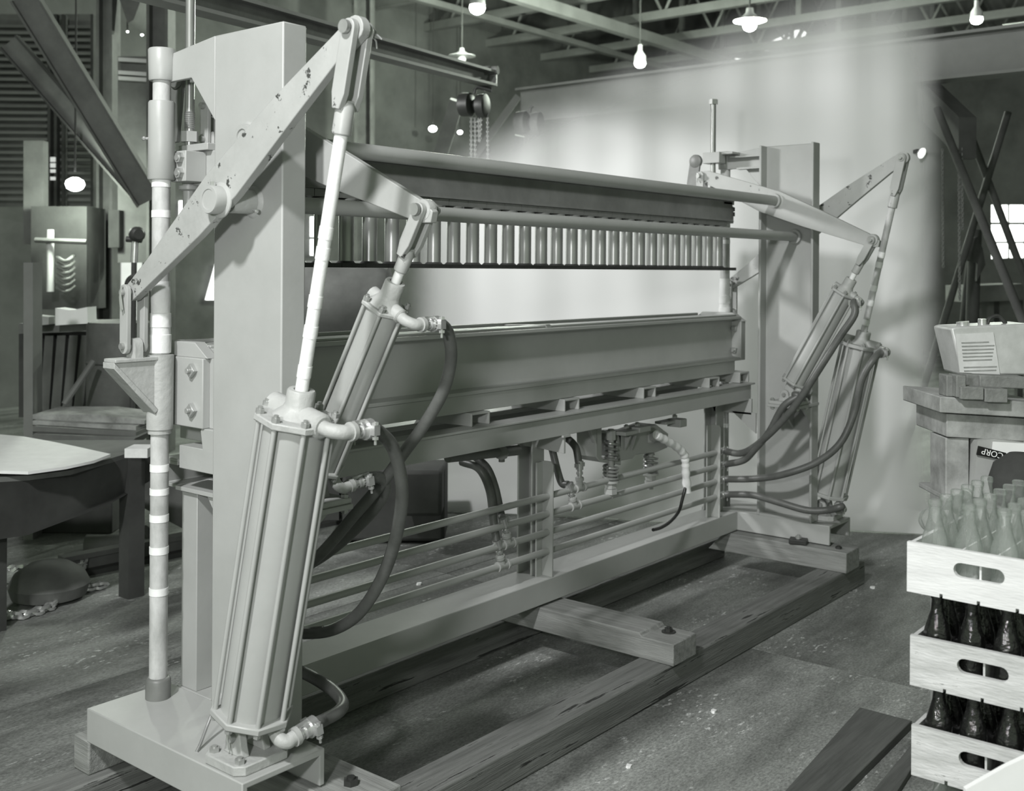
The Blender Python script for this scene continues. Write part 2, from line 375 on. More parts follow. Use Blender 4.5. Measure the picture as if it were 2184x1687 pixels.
part(MB().prism([PX(1063, 706, x=3.38), PX(1076, 692, x=3.38), PX(1163, 692, x=3.38), PX(1174, 708, x=3.38)], (.03, 0, 0)), 'trapezoid_stop', 'paint', parent=lb, bevel=.001)
# upper beam and its dies
ub = part(MB().prism([(1.952, y, z) for y, z in [(2.575, 1.868), (2.575, 1.855), (2.60, 1.846), (2.60, 1.760), (2.59, 1.748), (2.80, 1.748), (2.79, 1.76), (2.79, 1.846), (2.81, 1.855), (2.81, 1.868)]], (4.936 - 1.952, 0, 0)), 'upper_beam', 'dark', bevel=.002)
for bz in (1.775, 1.80): part(MB().box(4.93, 4.945, 2.592, 2.61, bz, bz + .02), 'beam_end_bolt', 'iron', parent=ub)
NT = 29; PIT = (4.823 - 1.966) / (NT - 1)
die_m = None
def share(src, dx, parent):
    o = bpy.data.objects.new(src.name.split('.')[0], src.data); COL.objects.link(o); w0 = WL[src.name].copy(); w0.x += dx
    o.location = w0; adopt(o, parent); return o
proto = {}
for i in range(NT):
    x = 1.966 + PIT * i
    if i == 0:
        hb = part(MB().box(x - PIT / 2 + .0012, x + PIT / 2 - .0012, 2.596, 2.69, 1.724, 1.747), 'die_block', 'dark')
        db = part(MB().cyl((x, 2.62, 1.522), (x, 2.62, 1.712), .0245, 24), 'die_tube', 'steel')
        dc = part(MB().lathe((x, 2.62, 1.708), (0, 0, 1), [(0, .028), (.003, .033), (.013, .033), (.016, .028)], 20), 'die_collar', 'dark', parent=db)
        df = part(MB().box(x - PIT / 2 + .001, x + PIT / 2 - .001, 2.583, 2.662, 1.504, 1.518).lathe((x, 2.62, 1.517), (0, 0, 1), [(0, .034), (.008, .0255)], 20), 'die_foot', 'iron', parent=db)
        proto = (hb, db, dc, df)
    else:
        share(proto[0], PIT * i, PR); d2 = share(proto[1], PIT * i, PR); share(proto[2], PIT * i, d2); share(proto[3], PIT * i, d2)
part(MB().box(4.87, 4.955, 2.588, 2.655, 1.504, 1.518), 'die_strip_end', 'iron')
# torque tubes
UY, UZ, LY, LZ = 2.325, 1.838, 2.298, 1.670
part(MB().cyl((1.774, UY, UZ), (MIR - 1.774, UY, UZ), .0235, 28), 'upper_torque_tube', 'paint')
part(MB().cyl((1.700, LY, LZ), (MIR - 1.700, LY, LZ), .0225, 28), 'lower_torque_tube', 'paint')

def plate(pxs, x, t):   # plate cut in a plane of constant x from its outline in the photograph
    return MB().prism([PX(a, b, x=x) for a, b in pxs], (t, 0, 0))
FR = {}
def frame(x, A0, A1):
    o = Vector((x, *A0)); a = (Vector((x, *A1)) - o); L = a.length; a.normalize()
    m = Vector((1, 0, 0)).cross(a)
    if m.y > 0: m = -m
    return o, a, m, L
XV = Vector((1, 0, 0))
def cylinder(tagname, x, A0, A1, n, ph, rp, rr, rb, w0, w1, wboss, rboss, wrod, wfork, rrod, mir, chip):
    o, a, m, L = frame(x, A0, A1)
    P = lambda u, v, w: o + XV * u + m * v + a * w
    th = .017 if n == 8 else .012
    br = part(MB().cyl(P(0, 0, w0 + th), P(0, 0, w1), rb, 40), tagname, 'paint', mir)
    sub = lambda mb, nm, mt, bevel=0, label=None: part(mb, nm, mt, mir, bevel, br, label)
    def poly(r, w): return [P(r * math.cos(ph + 2 * math.pi * k / n), r * math.sin(ph + 2 * math.pi * k / n), w) for k in range(n)]
    sub(MB().prism(poly(rp, w0), a * th), 'end_plate', 'paint', .003)
    sub(MB().prism(poly(rp, w1), a * th), 'cap_plate', 'cast', .003)
    hb = wboss - w1 - th
    sub(MB().lathe(P(0, 0, w1 + th), a, [(0, rboss * 1.75), (hb * .12, rboss * 1.5), (hb * .3, rboss * 1.12), (hb * .45, rboss), (hb * .93, rboss), (hb, rboss * .9), (hb, rrod * 1.25), (hb * .9, rrod * 1.2)], 32), 'gland_boss', 'cast')
    rid = rp * .30
    sub(MB().lathe(P(0, -rp * .93, w1 + th), m, [(0, rid * .5), (.004, rid), (rp * 1.8, rid), (rp * 1.86, rid * .8)], 20), 'port_ridge', 'cast')
    for k in range(n):
        t = ph + 2 * math.pi * k / n; u, v = rr * math.cos(t), rr * math.sin(t)
        tr = sub(MB().cyl(P(u, v, w0 + th * .5), P(u, v, w1), .0062 if n == 8 else .0052, 10), 'tie_rod', 'paint')
        nb = MB(); hexnut(nb, P(u, v, w1 + th), a, .0105 if n == 8 else .0085, .011, .006)
        part(nb, 'nut', 'bolt', mir, 0, br); nb = MB(); hexnut(nb, P(u, v, w0), -a, .0095 if n == 8 else .008, .009, .003)
        part(nb, 'nut', 'bolt', mir, 0, br)
    pr = sub(MB().cyl(P(0, 0, wboss - .01), P(0, 0, wrod + .01), rrod, 20), 'piston_rod', 'tape' if not mir or n == 6 else 'rod')
    if n == 8:
        for q in (.05, .21, .33, .52, .60):
            ww = wboss + (wrod - wboss) * q
            part(MB().lathe(P(0, 0, ww), a, [(0, rrod), (0, rrod * 1.09), (.028, rrod * 1.09), (.028, rrod)], 20), 'tape_band', 'tape', mir, 0, br)
    # fork clevis
    fl_ = L - wfork; ck = .0085 if n == 8 else .0075; gap = .022 if n == 8 else .02; hw = .021 if n == 8 else .017
    fk = MB(); fk.lathe(P(0, 0, wrod), a, [(0, rrod * 1.2), (.002, rrod * 1.45), (wfork - wrod, rrod * 1.45), (wfork - wrod + .012, rrod * 1.1)], 24)
    for sgn in (-1, 1):
        prof = [(-hw * .55, wfork - .006), (-hw, wfork + .03), (-hw, L)] + [(-hw * math.cos(q), L + hw * math.sin(q)) for q in [math.pi * k / 10 for k in range(1, 10)]] + [(hw, L), (hw, wfork + .03), (hw * .55, wfork - .006)]
        fk.prism([P(sgn * gap - ck, v, ww) for v, ww in prof], XV * ck * 2)
    fk.obox(P(0, 0, wfork + .004), XV * gap, m * hw * .62, a * .012)
    sub(fk, 'clevis_fork', 'paintw', .002)
    pn = MB().cyl(P(-gap - ck - .006, 0, L), P(gap + ck + .018, 0, L), .0095, 16); pn.cyl(P(-gap - ck - .014, 0, L), P(-gap - ck - .004, 0, L), .0155, 20)
    pn.cyl(P(gap + ck, 0, L), P(gap + ck + .005, 0, L), .018, 20)
    sub(pn, 'clevis_pin', 'bolt')
    if n == 8 and not mir:
        sub(MB().tube([P(gap + ck + .012, -.004, L), P(gap + ck + .014, .02, L - .004), P(gap + ck + .016, .034, L - .012)], .002, 6).tube([P(gap + ck + .012, -.004, L), P(gap + ck + .014, .018, L - .018), P(gap + ck + .014, .024, L - .034)], .002, 6), 'split_pin', 'bright')
    # rear lug and trunnion
    sub(MB().prism([P(-.014, v, ww) for v, ww in [(-.03, w0), (.03, w0), (.02, .01), (.012, -.014), (-.012, -.014), (-.02, .01)]], XV * .028), 'rear_lug', 'cast', .003)
    # ports: elbow, coupling and clamp towards the machine's middle
    for w_, ln in ((w1 + th, rp * .93), (w0 + th + (.0 if n == 8 else .012), rp * .9)):
        re = .0175 if n == 8 else .0145
        q_ = 1 if n == 8 else .85; s0 = P(0, ln - .01, w_); e1 = P(0, ln + .018 * q_, w_); e2 = P(.034 * q_, ln + .044 * q_, w_); e3 = P(.052 * q_, ln + .044 * q_, w_)
        if w_ < w1: s0 = P(.02, ln - .03, w_ - .03); e1 = P(.02, ln + .0, w_ - .045); e2 = P(.045, ln + .015, w_ - .045); e3 = P(.062, ln + .015, w_ - .042)
        el = sub(MB().tube(spline([s0, e1, e1.lerp(e2, .5) + (e1 - s0).normalized() * .008, e2, e3], 5), re, 14), 'pipe_elbow', 'cast')
        dX = (e3 - e2).normalized(); q = e3
        part(MB().lathe(q - dX * .012, dX, [(0, re), (0, re * 1.3), (.012, re * 1.3), (.012, re)], 18), 'elbow_bead', 'paint', mir, 0, br)
        cp = MB().lathe(q, dX, [(0, re * 1.05), (.008, re * 1.05), (.009, re * .8), (.018, re * .8), (.019, re * 1.12), (.05, re * 1.12)], 16)
        part(cp, 'hose_coupling', 'bright', mir, 0, br)
        cl = MB().lathe(q + dX * .034, dX, [(0, re * 1.1), (0, re * 1.42), (.02, re * 1.42), (.02, re * 1.1)], 16)
        sd = dX.cross(Vector((0, 0, 1))).normalized(); vv = sd.cross(dX)
        cl.obox(q + dX * .044 + sd * re * 1.5, dX * .009, sd * .007, vv * .012).obox(q + dX * .044 - sd * re * 1.5, dX * .009, sd * .007, vv * .012)
        cl.obox(q + dX * .02 + vv * re * 1.1, dX * .02, sd * .005, vv * .004)
        cl.cyl(q + dX * .044 + sd * re * 1.55 - vv * .034, q + dX * .044 + sd * re * 1.55 + vv * .02, .0035, 8)
        hexnut(cl, q + dX * .044 + sd * re * 1.55 + vv * .012, vv, .008, .007, 0); hexnut(cl, q + dX * .044 + sd * re * 1.55 - vv * .022, vv, .008, .007, 0)
        part(cl, 'hose_clamp', 'bright', mir, 0, br)
        k = ('o' if n == 8 else 'i') + ('t' if w_ > w0 + .2 else 'b') + ('F' if mir else 'N')
        st = q + dX * .05
        if mir: st = Vector((MIR - st.x, st.y, st.z)); dX = Vector((-dX.x, dX.y, dX.z))
        FR[k] = (st, dX, re)
    return br
OUT = dict(x=1.672, A0=(2.185, .366), A1=(1.812, 2.035))
INN = dict(x=1.935, A0=(2.262, .918), A1=(1.852, 1.645))
lever_o = [(724, 82), (604, 206), (458, 372), (329, 554), (284, 611), (277, 628), (284, 642), (300, 640), (440, 505), (520, 418), (640, 258), (735, 135)]
lever_i = [(1497, 366), (1515, 365), (1657, 406), (1668, 409), (1750, 447), (1868, 504), (1880, 514), (1877, 527), (1860, 527), (1717, 484), (1627, 453), (1550, 412), (1517, 396), (1498, 386)]
GX, GY = 1.751, 2.696
for mir in (False, True):
    B = .003
    # base channel
    part(MB().prism(chan_poly(1.583, 1.835, ZB, ZT, .016, 'dhi', lambda c, d: (c, 2.092, d)), (0, .685, 0)), 'base_channel', 'paint', mir, B)
    # column
    co = part(MB().prism(chan_poly(1.762, 1.838, 2.182, 2.466, .013, 'clo', lambda c, d: (c, d, ZT)), (0, 0, 2.122 - ZT)), 'column', 'paint', mir, .004)
    part(MB().box(1.774, 1.836, 2.195, 2.453, ZT, ZT + .012), 'foot_plate', 'paintw', mir, 0, co)
    # top arm carrying the guide rod
    arm = [PX(379, 111, x=1.762), PX(373, 173, x=1.762), PX(408, 166, x=1.762), PX(471, 254, x=1.762)]
    arm = [Vector((1.762, 2.466, 2.1215))] + [p + Vector((0, .022, 0)) for p in arm[:2]] + [arm[2]] + [Vector((1.762, 2.466, arm[3].z))]
    ar = part(MB().prism(arm, (.013, 0, 0)), 'top_arm', 'paint', mir, .002)
    part(MB().box(1.776, 1.815, 2.467, 2.64, 2.072, 2.081), 'arm_flange', 'paint', mir, .001, ar)
    part(MB().box(1.776, 1.815, 2.467, 2.60, 2.012, 2.022), 'arm_flange', 'paint', mir, .001, ar)
    # guide rod, collars and sleeves
    gr = part(MB().cyl((GX, GY, ZT), (GX, GY, 2.04), .0248, 28), 'guide_rod', 'rod', mir)
    part(MB().lathe((GX, GY, ZT), (0, 0, 1), [(0, .0345), (.05, .0345), (.056, .031), (.058, .026)], 28), 'foot_collar', 'dark', mir, 0, gr)
    part(MB().lathe((GX, GY, 2.022), (0, 0, 1), [(0, .034), (.004, .036), (.086, .038), (.09, .035)], 36), 'top_collar', 'paint', mir, 0, gr)
    for zt_, hh in ((1.725, .022), (1.64, .02), (.93, .02), (.865, .018), (.79, .02), (.70, .02), (.585, .02)):
        part(MB().lathe((GX, GY, zt_), (0, 0, 1), [(0, .0247), (0, .0262), (hh, .0262), (hh, .0247)], 28), 'tape_band', 'tape', mir, 0, gr)
    wr = MB().lathe((GX, GY, 1.262), (0, 0, 1), [(0, .026), (.0, .0295), (.05, .030), (.052, .028), (.07, .0275), (.072, .0295), (.11, .029), (.112, .0265), (.15, .0275), (.20, .0255)], 24)
    part(wr, 'paper_wrapping', 'taper', mir, 0, gr)
    us = part(MB().lathe((GX, GY, 1.745), (0, 0, 1), [(0, .034), (.003, .0365), (.215, .0365), (.22, .034), (.22, .026)], 36), 'upper_sleeve', 'paint', mir)
    part(MB().lathe((GX - .03, GY + .021, 1.86), (-1, .7, 0), [(0, .004), (.006, .004), (.008, .0065), (.013, .0065), (.016, .003)], 8), 'grease_nipple', 'bright', mir, 0, us)
    ls = part(MB().lathe((GX, GY, 1.036), (0, 0, 1), [(0, .032), (.012, .032), (.013, .036), (.22, .037), (.222, .026)], 36), 'lower_sleeve', 'cast', mir)
    # wedge bracket on the lower sleeve, link bars
    wb = MB().prism([(1.60, 2.676, 1.243), (1.735, 2.676, 1.25), (1.735, 2.676, 1.105), (1.722, 2.676, 1.10), (1.60, 2.676, 1.225)], (0, .042, 0))
    wb.box(1.597, 1.735, 2.668, 2.726, 1.243, 1.253).prism([(1.594, 2.668, 1.245), (1.594, 2.668, 1.228), (1.718, 2.668, 1.096), (1.73, 2.668, 1.106)], (0, .058, 0))
    part(wb, 'wedge_bracket', 'cast', mir, .002, ls)
    part(MB().prism([(1.672 - .012, 2.696 + v, 1.25 + w_) for v, w_ in [(-.022, 0), (-.022, .03)] + [(-.022 * math.cos(q), .035 + .022 * math.sin(q)) for q in [math.pi * k / 8 for k in range(1, 8)]] + [(.022, .03), (.022, 0)]], (.024, 0, 0)), 'link_lug', 'cast', mir, 0, ls)
    lk = None
    for xx in (1.639, 1.691):
        lk = part(MB().prism([(xx, 2.70 + .019 * math.cos(q), (1.435 if math.sin(q) > 0 else 1.283) + .019 * math.sin(q)) for q in [2 * math.pi * (k + .5) / 16 for k in range(16)]], (.012, 0, 0)), 'link_bar', 'paintw', mir, .001)
    part(MB().cyl((1.63, 2.70, 1.432), (1.71, 2.70, 1.432), .009, 14), 'link_pin', 'bolt', mir, 0, lk)
    part(MB().cyl((1.63, 2.70, 1.285), (1.71, 2.70, 1.285), .009, 14), 'link_pin', 'bolt', mir, 0, lk)
    part(MB().tube([(1.634, 2.70, 1.45), (1.628, 2.697, 1.43), (1.63, 2.69, 1.385)], .0022, 6).tube([(1.634, 2.70, 1.45), (1.628, 2.70, 1.42), (1.63, 2.697, 1.38)], .0022, 6), 'split_pin', 'bright', mir, 0, lk)
    # lower beam end plate with nuts and trapezoid stop
    ep = part(MB().box(1.793, 1.839, 2.556, 2.70, 1.056, 1.25), 'beam_end_plate', 'paint', mir, .003)
    if not mir: part(MB().box(1.815, 1.88, 2.526, 2.556, 1.056, 1.25), 'corner_angle', 'paint', mir, .002, ep)
    for zz in (1.105, 1.215):
        nb = MB().obox((1.787, 2.60, zz), (.007, 0, 0), (0, .010, .0105), (0, -.0105, .010)); nb.cyl((1.78, 2.60, zz), (1.77, 2.60, zz), .008, 12)
        part(nb, 'square_nut', 'bolt', mir, .001, ep)
        nb = MB().obox((1.847, 2.59, zz), (.008, 0, 0), (0, .012, .002), (0, -.002, .012)); nb.cyl((1.85, 2.59, zz), (1.865, 2.59, zz), .008, 12)
        part(nb, 'square_nut', 'bolt', mir, .001, ep)
    part(MB().prism([(1.80, 2.545, 1.25), (1.80, 2.605, 1.292), (1.80, 2.78, 1.292), (1.80, 2.83, 1.25)], (.035, 0, 0)), 'trapezoid_stop', 'paint', mir, .002, ep)
    if not mir: part(MB().prism([(1.80, 2.50, .997), (1.80, 2.565, .997), (1.80, 2.575, 1.05), (1.80, 2.57, 1.056), (1.80, 2.50, 1.056)], (.10, 0, 0)), 'end_foot', 'paint', mir, .002, ep)
    # upper slide block
    sb = part(MB().box(1.853, 1.95, 2.56 if not mir else 2.63, 2.70, 1.735 if not mir else 1.75, 1.832), 'upper_slide_block', 'paintc', mir, .003)
    part(MB().box(1.835, 1.945, 2.60, 2.74, 1.832, 1.852), 'block_cap', 'paint', mir, .002, sb)
    part(MB().box(1.785, 1.853, 2.63, 2.70, 1.742, 1.828), 'clamp_bar', 'paint', mir, .002, sb)
    for zz in (1.765, 1.808):
        nb = MB(); hexnut(nb, (1.785, 2.652, zz), (-1, 0, 0), .0155, .013, .003)
        part(nb, 'hex_bolt', 'bolt', mir, 0, sb)
    # long adjusting screw
    sr = part(MB().cyl((1.853, 2.712, 1.66), (1.853, 2.712, 2.345), .0135, 18), 'adjusting_screw', 'steel', mir)
    th_ = MB()
    for k in range(9): th_.lathe((1.853, 2.712, 1.90 + k * .0055), (0, 0, 1), [(0, .0138), (.0027, .0155), (.0054, .0138)], 16)
    part(th_, 'screw_thread', 'steel', mir, 0, sr)
    part(MB().cyl((1.853, 2.712, 1.862), (1.853, 2.712, 1.892), .026, 6), 'lock_nut', 'paint', mir, 0, sr)
    part(MB().cyl((1.853, 2.712, 2.345), (1.853, 2.712, 2.37), .023, 6), 'screw_head', 'steel', mir, 0, sr)
    part(MB().box(1.82, 1.885, 2.66, 2.755, 2.045, 2.10), 'screw_bracket', 'paint', mir, .002, sr)
    part(MB().box(1.775, 1.86, 2.60, 2.75, 2.088, 2.10), 'screw_bracket_plate', 'paint', mir, .002, sr)
    part(MB().lathe((1.853, 2.712, 1.60), (0, 0, 1), [(0, .018), (.12, .018), (.125, .03), (.135, .03), (.136, .02), (.145, .02)], 20), 'screw_foot', 'paint', mir, 0, sr)
    # outer lever
    lo = [PX(a, b, x=1.684) for a, b in lever_o]
    ac, aw = Vector((1.684, 1.812, 2.035)), .03
    lo += [ac + Vector((0, -math.cos(q) * aw, math.sin(q) * aw)) for q in [math.radians(-35 + 24 * k) for k in range(7)]]
    ol = part(MB().prism(lo, (-.026 + .002, 0, 0)).prism([], (0, 0, 0)) if False else MB().prism([(1.66, p.y, p.z) for p in lo], (.024, 0, 0)), 'outer_lever', 'paintc', mir, .002)
    part(MB().lathe((1.662, LY, LZ), (-1, 0, 0), [(0, .046), (.003, .045), (.007, .036), (.034, .036), (.038, .034), (.038, .026), (.036, .0255), (.036, .0)], 32), 'lever_boss', 'paint', mir, 0, ol)
    part(MB().cyl((1.645, LY + .01, LZ + .033), (1.645, LY + .01, LZ + .046), .006, 8), 'grease_nipple', 'bright', mir, 0, ol)
    hu = part(MB().lathe((1.685, LY, LZ), (1, 0, 0), [(0, .031), (.069, .031), (.071, .037), (.077, .042)], 28), 'lever_hub', 'cast', mir, 0, co)
    part(MB().lathe((1.74, LY - .03, LZ - .022), (0, -1, -.3), [(0, .004), (.007, .004), (.009, .0065), (.014, .0065), (.017, .003)], 8), 'grease_nipple', 'bright', mir, 0, co)
    part(MB().lathe((1.762, UY, UZ), (-1, 0, 0), [(0, .042), (.004, .036), (.018, .034), (.018, .022), (.014, .021)], 28), 'bearing_ring', 'paint', mir, 0, co)
    part(MB().lathe((1.775, LY, LZ), (1, 0, 0), [(0, .042), (.004, .036), (.022, .034), (.022, .0235)], 28), 'bearing_ring', 'paint', mir, 0, co)
    # inner lever
    il_pts = [PX(a, b, x=MIR - 1.925) for a, b in lever_i]
    il = part(MB().prism([(1.925, p.y, p.z) for p in il_pts], (.022, 0, 0)), 'inner_lever', 'paintw', mir, .002)
    part(MB().lathe((1.946, UY, UZ), (1, 0, 0), [(0, .042), (.004, .034), (.02, .033), (.02, .0236)], 28), 'lever_collar', 'paint', mir, 0, il)
    part(MB().lathe((1.928, 1.852, 1.645), (1, 0, 0), [(-.004, .026), (.0, .027), (.02, .027), (.024, .025)], 24), 'lever_eye', 'cast', mir, 0, il)
    for xx in (1.912, 1.949):
        lk = part(MB().prism([(xx, 2.728 + .02 * math.cos(q), (1.978 if math.sin(q) > 0 else 1.872) + .02 * math.sin(q)) for q in [2 * math.pi * (k + .5) / 16 for k in range(16)]], (.011, 0, 0)), 'link_bar', 'paintw', mir, .001)
    part(MB().cyl((1.90, 2.728, 1.975), (1.98, 2.728, 1.975), .0095, 14), 'link_pin', 'bolt', mir, 0, lk)
    part(MB().cyl((1.90, 2.728, 1.878), (1.97, 2.728, 1.878), .0095, 14), 'link_pin', 'bolt', mir, 0, lk)
    part(MB().tube([(1.968, 2.735, 1.992), (1.974, 2.726, 1.96), (1.972, 2.72, 1.945)], .0022, 6).tube([(1.968, 2.735, 1.992), (1.974, 2.735, 1.96), (1.972, 2.735, 1.945)], .0022, 6), 'split_pin', 'bright', mir, 0, lk)
    part(MB().box(1.925, 1.948, 2.70, 2.757, 1.848, 1.90), 'link_lug', 'paint', mir, .003, ub)
    part(MB().lathe((1.86, 2.80, 2.06), (1, 0, 0), [(0, .03), (.004, .034), (.02, .034), (.024, .028)], 24).prism([(1.868, 2.77, 2.06), (1.868, 2.83, 2.06), (1.868, 2.86, 1.87), (1.868, 2.80, 1.87)], (.012, 0, 0)), 'rear_link', 'dark', mir, .001)
    # cylinders
    cylinder('outer_cylinder', OUT['x'], OUT['A0'], OUT['A1'], 8, math.radians(22.5 + 6), .101, .089, .0765, .048, .792, .872, .034, 1.472, 1.535, .0155, mir, False)
    cylinder('inner_cylinder', INN['x'], INN['A0'], INN['A1'], 6, math.radians(25), .066, .0565, .0485, .066, .553, .632, .027, .662, .712, .0125, mir, False)
    # trunnion bracket of the outer cylinder on the base
    tb = part(MB().prism([(1.672 + a_, 2.19 + b_, ZT) for a_, b_ in [(-.082, -.055), (-.062, -.075), (.062, -.075), (.082, -.055), (.082, .055), (.062, .075), (-.062, .075), (-.082, .055)]], (0, 0, .024)), 'trunnion_base', 'cast', mir, .003)
    for sg in (-1, 1):
        part(MB().prism([(1.672 + sg * .032 - .011, 2.19 + v, z) for v, z in [(-.038, .32), (-.03, .345)] + [(-.026 * math.cos(q), .366 + .026 * math.sin(q)) for q in [math.pi * k / 8 for k in range(0, 9)]] + [(.03, .345), (.038, .32)]], (.022, 0, 0)), 'trunnion_ear', 'cast', mir, .003, tb)
    part(MB().cyl((1.615, 2.188, .366), (1.73, 2.188, .366), .011, 14), 'trunnion_pin', 'bolt', mir, 0, tb)
    part(MB().tube([(1.62, 2.195, .386), (1.612, 2.19, .364), (1.614, 2.186, .34)], .0022, 6).tube([(1.62, 2.195, .386), (1.612, 2.194, .36), (1.614, 2.198, .34)], .0022, 6), 'split_pin', 'bright', mir, 0, tb)
    for a_, b_ in ((-.06, -.05), (.06, -.05), (-.06, .05), (.06, .05)):
        nb = MB(); hexnut(nb, (1.672 + a_, 2.19 + b_, .321), (0, 0, 1), .013, .011, .004); part(nb, 'hex_bolt', 'bolt', mir, 0, tb)
    # trunnion bracket of the inner cylinder on the column
    bb = part(MB().box(1.776, 2.0, 2.172, 2.335, .858, .872), 'cylinder_bracket', 'paint', mir, .002)
    part(MB().box(1.87, 2.0, 2.178, 2.328, .872, .888), 'bracket_pad', 'cast', mir, .003, bb)
    part(MB().prism([(1.776, 2.19, .858), (1.93, 2.19, .858), (1.776, 2.19, .735)], (0, .01, 0)), 'bracket_gusset', 'paint', mir, 0, bb)
    part(MB().prism([(1.776, 2.30, .858), (1.93, 2.30, .858), (1.776, 2.30, .735)], (0, .01, 0)), 'bracket_gusset', 'paint', mir, 0, bb)
    for sg in (-1, 1):
        part(MB().prism([(1.935 + sg * .028 - .008, 2.262 + v, z) for v, z in [(-.03, .886)] + [(-.02 * math.cos(q), .92 + .02 * math.sin(q)) for q in [math.pi * k / 8 for k in range(0, 9)]] + [(.03, .886)]], (.016, 0, 0)), 'trunnion_ear', 'cast', mir, .002, bb)
    part(MB().cyl((1.89, 2.262, .918), (1.98, 2.262, .918), .009, 14), 'trunnion_pin', 'bolt', mir, 0, bb)
    for a_, b_ in ((1.885, 2.19), (1.985, 2.19), (1.885, 2.315), (1.985, 2.315)):
        nb = MB(); hexnut(nb, (a_, b_, .888), (0, 0, 1), .011, .009, .004); nb.cyl((a_, b_, .888), (a_, b_, .858), .005, 8); hexnut(nb, (a_, b_, .858), (0, 0, -1), .011, .009, .004); part(nb, 'hex_bolt', 'bolt', mir, 0, bb)
    # back leg with top plate and corner gusset
    lg = part(MB().prism(chan_poly(1.842, 1.915, 2.648, 2.722, .008, 'clo', lambda c, d: (c, d, ZT)), (0, 0, .862 - ZT)), 'back_leg', 'paint', mir, .002)
    part(MB().box(1.828, 1.94, 2.468, 2.735, .862, .874) if not mir else MB().prism([(1.838, 2.492, .868), (1.838, 2.492, .79), (1.838, 2.70, .79), (1.838, 2.72, .868)], (.012, 0, 0)), 'leg_plate', 'paint', mir, .001, lg)
    part(MB().prism([(1.84, 2.468, .862 if not mir else .80), (1.84, 2.60, .862 if not mir else .80), (1.84, 2.468, .70)], (.01, 0, 0)), 'corner_gusset', 'paint', mir, 0, lg)

# pipes along the sill with their brackets and tees
PY = 2.60
pz = [PX(1175, q, y=PY).z for q in (1056, 1093.5, 1132.6, 1173)]
for xb in (3.42, 4.775):
    pb = part(MB().prism([(xb, 2.575, ZT), (xb, 2.575, .735), (xb, 2.585, .748), (xb, 2.632, .748), (xb, 2.632, ZT)], (.008, 0, 0)), 'pipe_bracket', 'paint', bevel=.001)
    part(MB().box(xb - .036, xb, 2.624, 2.632, ZT, .745), 'bracket_flange', 'paint', parent=pb)
def tee(pipe, x, z, up):
    mb = MB().cyl((x - .028, PY, z), (x + .028, PY, z), .0155, 14)
    for sx in (-1, 1): mb.lathe((x + sx * .022, PY, z), (sx, 0, 0), [(0, .0155), (0, .019), (.01, .019), (.01, .0155)], 14)
    mb.tube([(x, PY, z), Vector((x, PY, z)) + up * .045], .0145, 12)
    mb.lathe(Vector((x, PY, z)) + up * .03, up, [(0, .0145), (0, .018), (.012, .018), (.012, .0145)], 14)
    part(mb, 'pipe_tee', 'paint', parent=pipe)
    q = Vector((x, PY, z)) + up * .045
    mb = MB().lathe(q, up, [(0, .01), (.01, .01), (.01, .014), (.02, .014), (.02, .011), (.03, .011), (.03, .016), (.065, .016)], 12)
    sd = up.cross(Vector((0, 1, 0))).normalized()
    mb.obox(q + up * .048, sd * .028, Vector((0, 1, 0)) * .006, up * .008)
    part(mb, 'hose_clamp', 'bright', parent=pipe)
    return q + up * .06
PIPES = []
for k, z in enumerate(pz):
    PIPES.append(part(MB().cyl((1.88, PY, z), (4.80, PY, z), .0128, 16), 'air_pipe', 'paint'))
    mb = MB().lathe((4.80, PY, z), (1, 0, 0), [(0, .013), (.0, .019), (.02, .019), (.02, .014), (.035, .014), (.035, .018), (.055, .018), (.055, .013)], 14)
    mb.obox((4.862, PY, z), (.012, 0, 0), (0, .026, 0), (0, 0, .006)); mb.cyl((4.862, PY - .02, z - .03), (4.862, PY - .02, z + .02), .0035, 8)
    part(mb, 'end_coupling', 'bright', parent=PIPES[-1])
def hose(pts, r, mt='rubber', name='air_hose', n=12):
    return part(MB().tube(spline(pts, 8), r, n), name, mt)
def hp(start, lst, d0, d1, r, end=None):
    st, dx, _ = start
    pts = [st - dx * .02, st + dx * .012]
    for i, (a, b) in enumerate(lst):
        t = (i + 1) / len(lst); pts.append(PX(a, b, d=d1[i] if isinstance(d1, list) else d0 + (d1 - d0) * t))
    if end is not None: pts.append(end)
    return hose(pts, r)
HR = .0165
hp(FR['otN'], [(800, 914), (838, 955), (857, 1040), (848, 1130), (818, 1225), (768, 1305), (712, 1342), (655, 1350), (600, 1345)], depth(FR['otN'][0]), 3.05, HR)
hp(FR['itN'], [(956, 712), (962, 765), (945, 835), (905, 905), (862, 965), (815, 1030), (755, 1100), (690, 1175), (640, 1220)], depth(FR['itN'][0]), 3.15, HR)
hp(FR['ibN'], [(812, 1020), (822, 1045), (795, 1090), (740, 1145), (690, 1185), (640, 1215)], depth(FR['ibN'][0]), 3.25, HR)
hp(FR['obN'], [(690, 1536), (722, 1518), (731, 1500), (715, 1477), (685, 1455), (650, 1436), (610, 1420)], depth(FR['obN'][0]), 3.1, HR)
FE = [Vector((4.855, PY, z)) for z in pz]; FD = depth(FE[0])
hp(FR['itF'], [(1822, 672), (1790, 720), (1742, 795), (1698, 862), (1652, 915), (1610, 952), (1578, 967)], 0, [4.86, 4.88, 4.92, 4.98, 5.08, 5.2, 5.3], .0165, FE[0])
hp(FR['ibF'], [(1700, 846), (1670, 868), (1640, 922), (1610, 958), (1585, 982)], 0, [5.03, 5.05, 5.12, 5.2, 5.3], .0165, FE[1])
hp(FR['otF'], [(1862, 768), (1838, 810), (1822, 880), (1792, 945), (1740, 987), (1670, 1012), (1610, 1021)], 0, [5.02, 5.03, 5.05, 5.06, 5.1, 5.16, 5.28], .0165, FE[2])
